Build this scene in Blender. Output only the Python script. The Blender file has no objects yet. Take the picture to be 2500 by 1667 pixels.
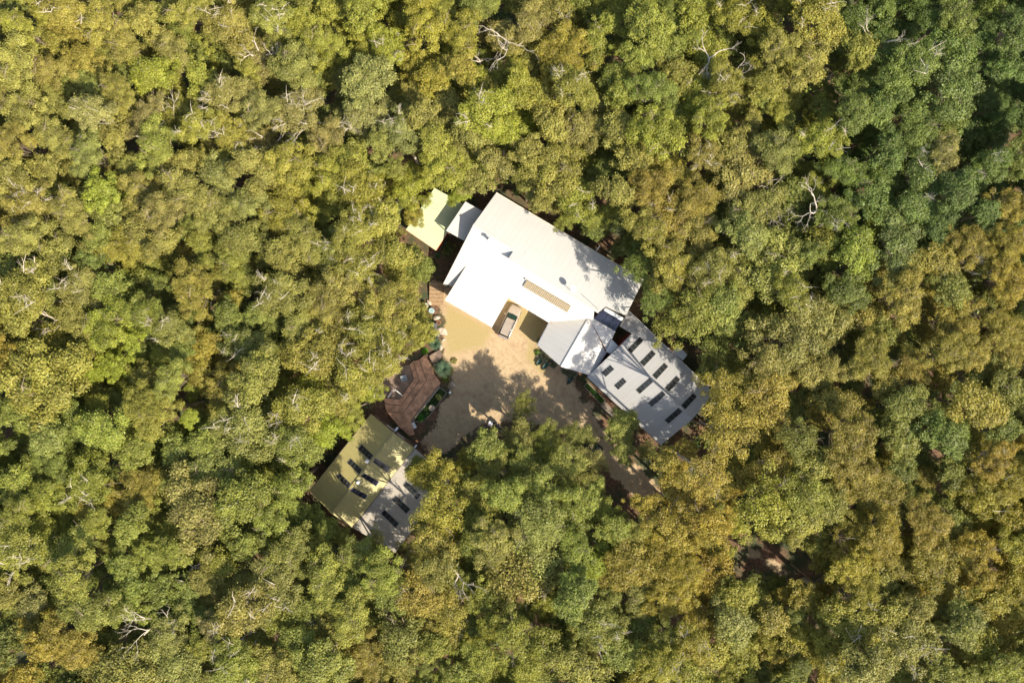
import bpy, math, random
import numpy as np
from mathutils import Vector, Matrix
R = math.radians
random.seed(7)
C = bpy.context.scene
COL = C.collection

# ------------------------------------------------------------------ camera
HC = 94.0
cam_d = bpy.data.cameras.new('camera'); cam_d.lens = 24; cam_d.sensor_width = 36
cam_d.clip_start = 1; cam_d.clip_end = 2000
cam = bpy.data.objects.new('camera', cam_d); COL.objects.link(cam)
cam.location = (0, 0, HC); cam.rotation_euler = (0, 0, 0)
C.camera = cam

# ------------------------------------------------------------------ light
SUN_EL = 43.0
SX, SY = 0.735, -0.678            # horizontal direction towards the sun
w = bpy.data.worlds.new('World'); C.world = w; w.use_nodes = True
nt = w.node_tree; bg = nt.nodes['Background']
sky = nt.nodes.new('ShaderNodeTexSky'); sky.sky_type = 'NISHITA'; sky.sun_disc = False
sky.sun_elevation = R(SUN_EL); sky.sun_rotation = math.atan2(SX, SY)
wb = nt.nodes.new('ShaderNodeVectorMath'); wb.operation = 'MULTIPLY'; wb.inputs[1].default_value = (1.14, 1.0, .84)   # the photograph's warm white balance
nt.links.new(sky.outputs[0], wb.inputs[0]); nt.links.new(wb.outputs[0], bg.inputs[0]); bg.inputs[1].default_value = 0.15
sd = bpy.data.lights.new('sun', 'SUN'); sd.energy = 4.6; sd.angle = R(0.5); sd.color = (1.0, 0.90, 0.74)
so = bpy.data.objects.new('sun', sd); COL.objects.link(so)
ce = math.cos(R(SUN_EL))
so.rotation_euler = Vector((SX*ce, SY*ce, math.sin(R(SUN_EL)))).to_track_quat('Z', 'Y').to_euler()
so.location = (40, -40, 60)
C.view_settings.view_transform = 'Standard'; C.view_settings.look = 'None'
C.view_settings.exposure = 1.0; C.view_settings.gamma = 1.0
try:
    C.cycles.max_bounces = 6; C.cycles.diffuse_bounces = 3; C.cycles.transmission_bounces = 4
    C.cycles.transparent_max_bounces = 4
except Exception: pass

# ------------------------------------------------------------------ helpers
WORLD = False                     # True while a thing's parts are given in world coordinates
S0 = HC*36/24/2500
def P(px, py, z=0.0):
    k = S0*(HC-z)/HC
    return Vector(((px-1250)*k, -(py-833.5)*k, z))
def M(px, z=0.0):                 # length in photo pixels to metres at height z
    return px*S0*(HC-z)/HC
def tag(o, label=None, cat=None, group=None, kind=None):
    if label: o['label'] = label
    if cat: o['category'] = cat
    if group: o['group'] = group
    if kind: o['kind'] = kind
    return o
def empty(name, loc=(0,0,0), rz=0.0, label=None, cat=None, group=None):
    o = bpy.data.objects.new(name, None); COL.objects.link(o)
    o.location = loc; o.rotation_euler = (0, 0, rz); o.empty_display_size = 0.3
    return tag(o, label, cat, group)
def link(name, me, mat=None, parent=None, smooth=False):
    o = bpy.data.objects.new(name, me); COL.objects.link(o)
    if mat: me.materials.append(mat)
    if parent:
        o.parent = parent
        if WORLD and parent.parent is None: o.matrix_parent_inverse = parent.matrix_basis.inverted()
    if smooth: me.polygons.foreach_set('use_smooth', [True]*len(me.polygons))
    return o
class MB:
    def __init__(s): s.v = []; s.f = []
    def add(s, vs, fs):
        n = len(s.v); s.v += [tuple(v) for v in vs]; s.f += [tuple(i+n for i in f) for f in fs]; return s
    def box(s, c, d, rz=0.0, tilt=None):
        x, y, z = d[0]/2, d[1]/2, d[2]/2
        vs = [Vector((a, b, e)) for a in (-x, x) for b in (-y, y) for e in (-z, z)]
        m = Matrix.Rotation(rz, 4, 'Z')
        if tilt: m = m @ Matrix.Rotation(tilt, 4, 'X')
        vs = [m @ v + Vector(c) for v in vs]
        return s.add(vs, [(0,1,3,2),(4,6,7,5),(0,4,5,1),(2,3,7,6),(0,2,6,4),(1,5,7,3)])
    def tube(s, pts, rad, n=8, caps=True):
        pts = [Vector(p) for p in pts]
        if not hasattr(rad, '__len__'): rad = [rad]*len(pts)
        vs = []; fs = []
        for i, p in enumerate(pts):
            t = (pts[min(i+1, len(pts)-1)] - pts[max(i-1, 0)])
            if t.length < 1e-6: t = Vector((0,0,1))
            t.normalize()
            u = t.cross(Vector((0,0,1)) if abs(t.z) < .9 else Vector((1,0,0))).normalized(); q = t.cross(u)
            for k in range(n):
                a = 2*math.pi*k/n
                vs.append(p + (u*math.cos(a) + q*math.sin(a))*rad[i])
        for i in range(len(pts)-1):
            for k in range(n):
                k2 = (k+1) % n
                fs.append((i*n+k, i*n+k2, (i+1)*n+k2, (i+1)*n+k))
        if caps:
            fs.append(tuple(range(n))[::-1]); fs.append(tuple((len(pts)-1)*n+k for k in range(n)))
        return s.add(vs, fs)
    def lathe(s, c, prof, n=20):      # prof: (r, z) list from bottom to top
        c = Vector(c); vs = []; fs = []
        for r, z in prof:
            for k in range(n):
                a = 2*math.pi*k/n; vs.append(c + Vector((r*math.cos(a), r*math.sin(a), z)))
        for i in range(len(prof)-1):
            for k in range(n):
                k2 = (k+1) % n; fs.append((i*n+k, i*n+k2, (i+1)*n+k2, (i+1)*n+k))
        fs.append(tuple(range(n))[::-1]); fs.append(tuple((len(prof)-1)*n+k for k in range(n)))
        return s.add(vs, fs)
    def prism(s, pts, z0, z1):
        n = len(pts); vs = [(p[0], p[1], z0) for p in pts] + [(p[0], p[1], z1) for p in pts]
        fs = [tuple(range(n))[::-1], tuple(range(n, 2*n))] + [(i, (i+1) % n, n+(i+1) % n, n+i) for i in range(n)]
        return s.add(vs, fs)
    def rock(s, c, d, seed=0, n=9, m=6):
        rr = random.Random(seed); vs = []; fs = []; c = Vector(c)
        ph = [rr.uniform(0, 6.28) for _ in range(6)]
        for i in range(m+1):
            t = math.pi*i/m
            for k in range(n):
                a = 2*math.pi*k/n
                q = 1 + .13*math.sin(2*a+ph[0]+t) + .09*math.sin(3*a+ph[1]-2*t) + .07*math.sin(5*a+3*t+ph[2])
                vs.append(c + Vector((d[0]/2*q*math.sin(t)*math.cos(a), d[1]/2*q*math.sin(t)*math.sin(a), d[2]/2*q*math.cos(t))))
        for i in range(m):
            for k in range(n):
                k2 = (k+1) % n; fs.append((i*n+k, (i+1)*n+k, (i+1)*n+k2, i*n+k2))
        return s.add(vs, fs)
    def build(s, name, mat=None, parent=None, smooth=False, bevel=0):
        me = bpy.data.meshes.new(name); me.from_pydata(s.v, [], s.f); me.update()
        o = link(name, me, mat, parent, smooth)
        if bevel:
            b = o.modifiers.new('bevel', 'BEVEL'); b.width = bevel; b.segments = 2; b.limit_method = 'ANGLE'
        return o

# ------------------------------------------------------------------ materials
def new_mat(name):
    m = bpy.data.materials.new(name); m.use_nodes = True
    return m, m.node_tree, m.node_tree.nodes['Principled BSDF']
def ramp(nt, fac, stops):
    r = nt.nodes.new('ShaderNodeValToRGB'); cr = r.color_ramp
    while len(cr.elements) < len(stops): cr.elements.new(.5)
    for e, (p, c) in zip(cr.elements, stops): e.position = p; e.color = (*c, 1)
    nt.links.new(fac, r.inputs[0]); return r.outputs[0]
def noise(nt, scale, detail=4, vec=None, rough=.55):
    n = nt.nodes.new('ShaderNodeTexNoise'); n.inputs['Scale'].default_value = scale
    n.inputs['Detail'].default_value = detail; n.inputs['Roughness'].default_value = rough
    if vec is None:
        tc = nt.nodes.new('ShaderNodeTexCoord'); vec = tc.outputs['Object']
    nt.links.new(vec, n.inputs['Vector']); return n.outputs['Fac']
def mixc(nt, fac, a, b, mode='MIX'):
    m = nt.nodes.new('ShaderNodeMix'); m.data_type = 'RGBA'; m.blend_type = mode
    for s, v in ((m.inputs[0], fac), (m.inputs[6], a), (m.inputs[7], b)):
        if isinstance(v, (int, float)): s.default_value = v
        elif isinstance(v, tuple): s.default_value = (*v, 1)
        else: nt.links.new(v, s)
    return m.outputs[2]
def bump(nt, b, h, strength=.3, dist=.05):
    n = nt.nodes.new('ShaderNodeBump'); n.inputs['Strength'].default_value = strength; n.inputs['Distance'].default_value = dist
    nt.links.new(h, n.inputs['Height']); nt.links.new(n.outputs[0], b.inputs['Normal'])
def simple(name, col, rough=.6, metal=0.0, var=.25, scale=3.0, bmp=.0):
    m, nt, b = new_mat(name)
    f = noise(nt, scale, 5)
    lo = tuple(c*(1-var) for c in col); hi = tuple(min(1, c*(1+var)) for c in col)
    nt.links.new(ramp(nt, f, [(.3, lo), (.7, hi)]), b.inputs['Base Color'])
    b.inputs['Roughness'].default_value = rough; b.inputs['Metallic'].default_value = metal
    if bmp: bump(nt, b, noise(nt, scale*6, 4), bmp)
    return m
def roof_mat(name, col, rough=.45, dirt=(.35,.33,.3), damt=.25, rib=.76, streak=.12):
    m, nt, b = new_mat(name)
    uv = nt.nodes.new('ShaderNodeUVMap'); uv.uv_map = 'UVMap'
    sep = nt.nodes.new('ShaderNodeSeparateXYZ'); nt.links.new(uv.outputs[0], sep.inputs[0])
    def mth(op, a, v=None, c=None):
        n = nt.nodes.new('ShaderNodeMath'); n.operation = op
        for i, q in enumerate((a, v, c)):
            if q is None: continue
            if isinstance(q, (int, float)): n.inputs[i].default_value = q
            else: nt.links.new(q, n.inputs[i])
        return n.outputs[0]
    fr = mth('FRACT', mth('DIVIDE', sep.outputs[0], rib))
    seam = mth('LESS_THAN', fr, .07)
    cell = nt.nodes.new('ShaderNodeTexWhiteNoise'); cell.noise_dimensions = '1D'
    nt.links.new(mth('FLOOR', mth('DIVIDE', sep.outputs[0], rib)), cell.inputs['W'])
    mp = nt.nodes.new('ShaderNodeMapping'); mp.inputs['Scale'].default_value = (3.0, .35, 1)
    nt.links.new(uv.outputs[0], mp.inputs[0])
    st = noise(nt, 1.3, 6, mp.outputs[0], .65); bl = noise(nt, .5, 6, uv.outputs[0], .7)
    c1 = mixc(nt, mth('MULTIPLY', cell.outputs['Value'], .10), tuple(col), tuple(c*.72 for c in col))
    c2 = mixc(nt, mth('MULTIPLY', seam, .22), c1, tuple(c*.45 for c in col))
    d = ramp(nt, st, [(.45, (0,0,0)), (.75, (1,1,1))]); d2 = ramp(nt, bl, [(.5, (0,0,0)), (.8, (1,1,1))])
    c3 = mixc(nt, mth('MULTIPLY', d, streak), c2, dirt); c4 = mixc(nt, mth('MULTIPLY', d2, damt), c3, dirt)
    nt.links.new(c4, b.inputs['Base Color']); b.inputs['Roughness'].default_value = rough
    wv = mth('SINE', mth('MULTIPLY', sep.outputs[0], 2*math.pi/.2))
    bump(nt, b, mth('ADD', mth('MULTIPLY', wv, .25), bl), .35, .02)
    return m

MAT = {}
MAT['white_roof'] = roof_mat('white_roof', (.535,.53,.51), .45, (.38,.35,.30), .16)
MAT['grey_roof'] = roof_mat('grey_roof', (.36,.36,.36), .38, (.30,.27,.23), .35, .76, .2)
MAT['green_roof'] = roof_mat('green_roof', (.50,.56,.34), .6, (.20,.21,.13), .30)
MAT['khaki_roof'] = roof_mat('khaki_roof', (.37,.325,.13), .5, (.20,.17,.08), .25)
MAT['pale_grey_roof'] = roof_mat('pale_grey_roof', (.36,.33,.28), .55, (.20,.14,.09), .45, .9, .4)
MAT['wall_cream'] = simple('wall_cream', (.55,.50,.40), .8)
MAT['wall_red'] = simple('wall_red', (.20,.045,.03), .8)
MAT['wall_brown'] = simple('wall_brown', (.17,.11,.07), .8)
MAT['gutter'] = simple('gutter', (.55,.54,.50), .4, .0)
MAT['dark_gutter'] = simple('dark_gutter', (.10,.08,.06), .5)
MAT['glass_dark'] = simple('glass_dark', (.012,.014,.018), .12)
MAT['skylight'] = simple('skylight', (.022,.024,.024), .22, 0, .5, 1.2)
MAT['frame'] = simple('frame', (.16,.16,.155), .5)
MAT['collector'] = simple('collector', (.018,.02,.035), .08, 0, .6, .7)
MAT['steel'] = simple('steel', (.62,.62,.62), .3, .7)
MAT['white_metal'] = simple('white_metal', (.80,.80,.78), .35)
MAT['rust_litter'] = simple('rust_litter', (.30,.12,.04), .95, 0, .6, 6, .5)
MAT['dark_rubber'] = simple('dark_rubber', (.02,.02,.022), .8)
MAT['bin_grey'] = simple('bin_grey', (.075,.072,.075), .55)
MAT['teal'] = simple('teal', (.012,.06,.05), .45)
MAT['pond_glass'] = simple('pond_glass', (.10,.16,.13), .1)
MAT['timber'] = simple('timber', (.30,.20,.11), .85, 0, .35, 8, .3)
MAT['grey_timber'] = simple('grey_timber', (.24,.20,.155), .85, 0, .4, 8, .3)
MAT['terracotta'] = simple('terracotta', (.42,.17,.08), .8)
MAT['rock'] = simple('rock', (.22,.19,.155), .9, 0, .45, 3, .6)
MAT['pale_rock'] = simple('pale_rock', (.42,.35,.27), .9, 0, .35, 3, .6)
MAT['soil'] = simple('soil', (.10,.06,.035), .95, 0, .5, 4, .6)
MAT['terrace'] = simple('terrace', (.50,.28,.165), .9, 0, .4, 1.6, .6)
MAT['terrace_low'] = simple('terrace_low', (.21,.15,.11), .9, 0, .4, 1.1, .4)
MAT['bark'] = simple('bark', (.22,.17,.12), .85, 0, .45, 2.5, .5)
MAT['bark_pale'] = simple('bark_pale', (.46,.40,.32), .75, 0, .35, 2.0, .4)
MAT['car_paint'] = simple('car_paint', (.40,.335,.27), .32, .15, .06)
MAT['car_black'] = simple('car_black', (.012,.013,.017), .12, .3, .2)
MAT['windscreen'] = simple('windscreen', (.01,.04,.032), .06)
MAT['chrome'] = simple('chrome', (.7,.7,.7), .15, .9)
MAT['light_red'] = simple('light_red', (.4,.02,.015), .2)
MAT['cloth_white'] = simple('cloth_white', (.7,.68,.75), .7)
MAT['blades'] = simple('blades', (.060,.110,.055), .75, 0, .35, 5)
MAT['blades_dark'] = simple('blades_dark', (.05,.10,.03), .5, 0, .4, 5)

def leaf_mat(name, use_attr):
    m, nt, b = new_mat(name)
    at = nt.nodes.new('ShaderNodeAttribute'); at.attribute_name = 'tint'
    if use_attr:
        ca = nt.nodes.new('ShaderNodeAttribute'); ca.attribute_name = 'leafcol'; base = ca.outputs['Color']
    else:
        oi = nt.nodes.new('ShaderNodeObjectInfo'); base = oi.outputs['Color']
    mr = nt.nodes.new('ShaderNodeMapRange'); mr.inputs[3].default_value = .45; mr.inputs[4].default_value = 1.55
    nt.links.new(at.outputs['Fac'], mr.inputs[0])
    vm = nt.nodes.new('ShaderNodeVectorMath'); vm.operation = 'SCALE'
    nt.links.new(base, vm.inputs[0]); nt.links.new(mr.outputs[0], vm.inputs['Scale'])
    # some leaves turn a little redder or greener (young tips, old leaves)
    hs = nt.nodes.new('ShaderNodeHueSaturation')
    mh = nt.nodes.new('ShaderNodeMapRange'); mh.inputs[3].default_value = .478; mh.inputs[4].default_value = .512
    geo = nt.nodes.new('ShaderNodeNewGeometry'); nt.links.new(geo.outputs['Random Per Island'], mh.inputs[0])
    nt.links.new(mh.outputs[0], hs.inputs['Hue']); nt.links.new(vm.outputs[0], hs.inputs['Color'])
    nt.links.new(hs.outputs[0], b.inputs['Base Color'])
    b.inputs['Roughness'].default_value = .5
    b.inputs['Specular IOR Level'].default_value = .35
    tr = nt.nodes.new('ShaderNodeBsdfTranslucent'); nt.links.new(hs.outputs[0], tr.inputs[0])
    mx = nt.nodes.new('ShaderNodeMixShader'); mx.inputs[0].default_value = .31
    nt.links.new(b.outputs[0], mx.inputs[1]); nt.links.new(tr.outputs[0], mx.inputs[2])
    nt.links.new(mx.outputs[0], nt.nodes['Material Output'].inputs[0])
    return m
MAT['leaf'] = leaf_mat('leaf', False); MAT['leaf_mass'] = leaf_mat('leaf_mass', True)

# ground materials
def ground_mat(name, sand):
    m, nt, b = new_mat(name)
    n1 = noise(nt, .35, 6); n2 = noise(nt, 2.4, 8, None, .7); n3 = noise(nt, 9, 6, None, .75)
    lit = ramp(nt, n2, [(.3, (.050,.031,.020)), (.5, (.135,.074,.042)), (.72, (.26,.14,.075))])
    lit = mixc(nt, ramp(nt, n1, [(.42, (0,0,0)), (.6, (1,1,1))]), lit, (.045,.055,.022))
    if sand:
        at = nt.nodes.new('ShaderNodeAttribute'); at.attribute_name = 'sand'
        ag = nt.nodes.new('ShaderNodeAttribute'); ag.attribute_name = 'grass'
        sc = ramp(nt, n2, [(.25, (.30,.215,.125)), (.5, (.42,.315,.185)), (.8, (.52,.41,.26))])
        sc = mixc(nt, ramp(nt, n1, [(.4, (0,0,0)), (.75, (.5,.5,.5))]), sc, (.33,.22,.13))
        gr = ramp(nt, n3, [(.3, (.20,.15,.055)), (.5, (.33,.26,.11)), (.7, (.45,.36,.19))])
        a1 = nt.nodes.new('ShaderNodeMath'); a1.operation = 'MULTIPLY_ADD'; a1.inputs[1].default_value = 1.3; a1.inputs[2].default_value = -.65
        nt.links.new(n2, a1.inputs[0])
        def thr(attr):
            s = nt.nodes.new('ShaderNodeMath'); s.operation = 'ADD'; nt.links.new(attr, s.inputs[0]); nt.links.new(a1.outputs[0], s.inputs[1])
            return ramp(nt, s.outputs[0], [(.38, (0,0,0)), (.62, (1,1,1))])
        # two worn wheel tracks that sweep from the garage to the driveway
        tc = nt.nodes.new('ShaderNodeTexCoord'); vl = nt.nodes.new('ShaderNodeVectorMath'); vl.operation = 'DISTANCE'
        vl.inputs[1].default_value = (-13.5, -16.5, 0); nt.links.new(tc.outputs['Object'], vl.inputs[0])
        wv = nt.nodes.new('ShaderNodeMath'); wv.operation = 'PINGPONG'; wv.inputs[1].default_value = .85; nt.links.new(vl.outputs['Value'], wv.inputs[0])
        mrk = ramp(nt, wv.outputs[0], [(.0, (.55,.55,.55)), (.22, (0,0,0))])
        sc = mixc(nt, mixc(nt, 1.0, mrk, ramp(nt, n1, [(.42, (0,0,0)), (.6, (1,1,1))]), 'MULTIPLY'), sc, (.47,.37,.235))
        dk = noise(nt, .9, 7, None, .7); sc = mixc(nt, ramp(nt, dk, [(.5, (0,0,0)), (.68, (.6,.6,.6))]), sc, (.25,.16,.095))
        c = mixc(nt, thr(ag.outputs['Fac']), sc, gr)
        c = mixc(nt, thr(at.outputs['Fac']), lit, c)
    else: c = lit
    nt.links.new(c, b.inputs['Base Color']); b.inputs['Roughness'].default_value = .95
    bump(nt, b, n3, .6, .06)
    return m
MAT['ground'] = ground_mat('ground', False); MAT['yard'] = ground_mat('yard', True)

def solar_mat():
    m, nt, b = new_mat('solar_cells')
    uv = nt.nodes.new('ShaderNodeUVMap'); uv.uv_map = 'UVMap'
    br = nt.nodes.new('ShaderNodeTexBrick'); br.offset = 0; br.inputs['Scale'].default_value = 1
    br.inputs['Color1'].default_value = (.13,.075,.02,1); br.inputs['Color2'].default_value = (.18,.105,.03,1)
    br.inputs['Mortar'].default_value = (.5,.45,.33,1); br.inputs['Mortar Size'].default_value = .025
    br.inputs['Brick Width'].default_value = .22; br.inputs['Row Height'].default_value = .17
    nt.links.new(uv.outputs[0], br.inputs[0]); nt.links.new(br.outputs[0], b.inputs['Base Color'])
    b.inputs['Roughness'].default_value = .3
    return m
MAT['solar'] = solar_mat()

# ------------------------------------------------------------------ planes and roofs
class Plane:
    def __init__(s, a, b, c):
        s.p = a; s.n = (b-a).cross(c-a).normalized()
        if s.n.z < 0: s.n = -s.n
    def z(s, x, y): return s.p.z - (s.n.x*(x-s.p.x) + s.n.y*(y-s.p.y))/s.n.z
    def at(s, px, py):
        d = P(px, py, 0) - Vector((0,0,HC)); o = Vector((0,0,HC))
        t = (s.p - o).dot(s.n)/d.dot(s.n); return o + d*t
def set_uv(me, origin, u):
    u = u.normalized(); v = Vector((-u.y, u.x, 0))
    uvl = me.uv_layers.new(name='UVMap')
    for l in me.loops:
        q = me.vertices[l.vertex_index].co - origin
        uvl.data[l.index].uv = (q.dot(u), q.dot(v))
def slab(name, pts, th, mat, parent, udir, up=0.0):
    n = len(pts); pts = [Vector(p)+Vector((0,0,up)) for p in pts]
    vs = pts + [p-Vector((0,0,th)) for p in pts]
    a = sum(pts[i].x*pts[(i+1) % n].y - pts[(i+1) % n].x*pts[i].y for i in range(n))
    fs = [tuple(range(n)), tuple(range(n, 2*n))[::-1]] + [(i, n+i, n+(i+1) % n, (i+1) % n) for i in range(n)]
    if a < 0: fs = [f[::-1] for f in fs]
    me = bpy.data.meshes.new(name); me.from_pydata([tuple(v) for v in vs], [], fs); me.update()
    set_uv(me, Vector(pts[0]), udir)
    return link(name, me, mat, parent)
def walls(name, pts, inset, mat, parent, drop=.16, base=0.0):
    c = sum((Vector(p) for p in pts), Vector())/len(pts); q = []
    for p in pts:
        d = Vector((c.x-p[0], c.y-p[1], 0)); d.normalize(); v = Vector(p)+d*inset*1.3; v.z = p[2]-drop; q.append(v)
    n = len(q); vs = q + [Vector((v.x, v.y, base)) for v in q]
    mb = MB(); mb.add(vs, [(i, (i+1) % n, n+(i+1) % n, n+i) for i in range(n)])
    return mb.build(name, mat, parent)
def strip(name, a, b, wd, ht, mat, parent, up=0.02):   # cap / gutter along an edge
    a = Vector(a); b = Vector(b); d = (b-a).normalized(); s = Vector((-d.y, d.x, 0)).normalized()*wd/2
    u = Vector((0,0,up)); h = Vector((0,0,ht))
    vs = [a-s+u, a+s+u, b+s+u, b-s+u, a-s+u+h, a+s+u+h, b+s+u+h, b-s+u+h]
    return MB().add(vs, [(0,3,2,1),(4,5,6,7),(0,1,5,4),(1,2,6,5),(2,3,7,6),(3,0,4,7)]).build(name, mat, parent)
def quad_panel(name, px4, plane, lift, th, mat, parent, frame=None):
    pts = [plane.at(*p) for p in px4]
    u = (pts[1]-pts[0])
    if frame:
        c = sum(pts, Vector())/4
        o = slab(name, [c+(p-c)*1.0 for p in pts], th, frame, parent, u, lift)
        slab('pane', [c+(p-c)*.93 for p in pts], .02, mat, o, u, lift+.012)
        mb = MB(); a0, a1, b0, b1 = pts[0], pts[3], pts[1], pts[2]       # bars across the short way
        long_ = (a1-a0).length > (b0-a0).length
        for t in (.25, .5, .75):
            p0, p1 = (a0.lerp(a1, t), b0.lerp(b1, t)) if long_ else (a0.lerp(b0, t), a1.lerp(b1, t))
            m0 = p0.lerp(p1, .04)+Vector((0,0,lift+.025)); m1 = p0.lerp(p1, .96)+Vector((0,0,lift+.025)); mb.tube([m0, m1], .014, 4)
        mb.build('glazing_bar', MAT['frame'], o)
        return o
    return slab(name, pts, th, mat, parent, u, lift)
def z1(px, py): return (980+px/3.136, 430+py/3.136)
def z2(px, py): return (1250+px/3.824, 700+py/3.824)
def z4(px, py): return (740+px/3.92, 980+py/3.92)

# ================================================================== the setting
WORLD = True
g = 0.004
gm = MB(); gm.add([(-500,-500,0),(500,-500,0),(500,500,0),(-500,500,0)], [(0,1,2,3)])
tag(gm.build('ground', MAT['ground']), kind='structure')
def inpoly(x, y, poly):
    c = False; n = len(poly)
    for i in range(n):
        x1, y1 = poly[i]; x2, y2 = poly[(i+1) % n]
        if (y1 > y) != (y2 > y) and x < (x2-x1)*(y-y1)/(y2-y1)+x1: c = not c
    return c
def pdist(x, y, poly):
    best = 1e9; n = len(poly)
    for i in range(n):
        x1, y1 = poly[i]; x2, y2 = poly[(i+1) % n]
        dx, dy = x2-x1, y2-y1; t = max(0, min(1, ((x-x1)*dx+(y-y1)*dy)/(dx*dx+dy*dy)))
        best = min(best, math.hypot(x-x1-t*dx, y-y1-t*dy))
    return -best if inpoly(x, y, poly) else best
SAND = [(1060,690),(1095,700),(1250,700),(1345,785),(1330,850),(1400,925),(1415,960),(1465,1010),(1500,1060),(1535,1110),(1600,1175),(1605,1235),(1560,1235),
        (1500,1170),(1440,1100),(1395,1060),(1330,1035),(1240,1040),(1170,1035),(1120,1090),(1060,1110),(1035,1075),(1070,1010),(1100,960),(1085,870),(1088,840),(1072,770)]
LANE2 = [(1815,1310),(1860,1340),(1985,1405),(1970,1425),(1880,1395),(1800,1340)]
GRASS = [[(1090,740),(1210,805),(1180,850),(1090,870),(1078,800)], [(1235,730),(1345,785),(1310,850),(1262,810),(1250,760)], [(1290,830),(1350,870),(1330,920),(1280,880)]]
def yard_sheet():
    xs = np.arange(985, 2010, 5.0); ys = np.arange(640, 1450, 5.0)
    keep = {}; V = []; F = []; sa = []; gr = []
    def val(px, py):
        w_ = 5*math.sin(px*.11+1.3*math.sin(py*.07)) + 4*math.sin(py*.17+px*.05) + 7*math.sin(px*.031-py*.045)
        drift = 5 if (px > 1330 and py > 920) else 0
        return max(-pdist(px, py, SAND), -pdist(px, py, LANE2)-9) + w_ - drift
    grid = {}
    for i, x in enumerate(xs):
        for j, y in enumerate(ys):
            if not (x < 1640 and y < 1240) and not (x > 1770 and y > 1280): continue
            d = val(x, y)
            if d > -34: grid[i, j] = (x, y, d)
    for (i, j), (x, y, d) in grid.items():
        keep[i, j] = len(V); p = P(x, y); V.append((p.x, p.y, g))
        sa.append(.5 + max(-.5, min(.5, d/34)))
        gd = max(-pdist(x, y, q) for q in GRASS); gr.append(.42 + max(-.42, min(.28, gd/55)))
    for (i, j) in keep:
        if (i+1, j) in keep and (i, j+1) in keep and (i+1, j+1) in keep:
            F.append((keep[i, j], keep[i, j+1], keep[i+1, j+1], keep[i+1, j]))
    me = bpy.data.meshes.new('gravel_yard'); me.from_pydata(V, [], F); me.update()
    for nm, vv in (('sand', sa), ('grass', gr)):
        a = me.attributes.new(nm, 'FLOAT', 'POINT'); a.data.foreach_set('value', vv)
    return link('yard', me, MAT['yard'])
tag(yard_sheet(), kind='structure')

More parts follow.
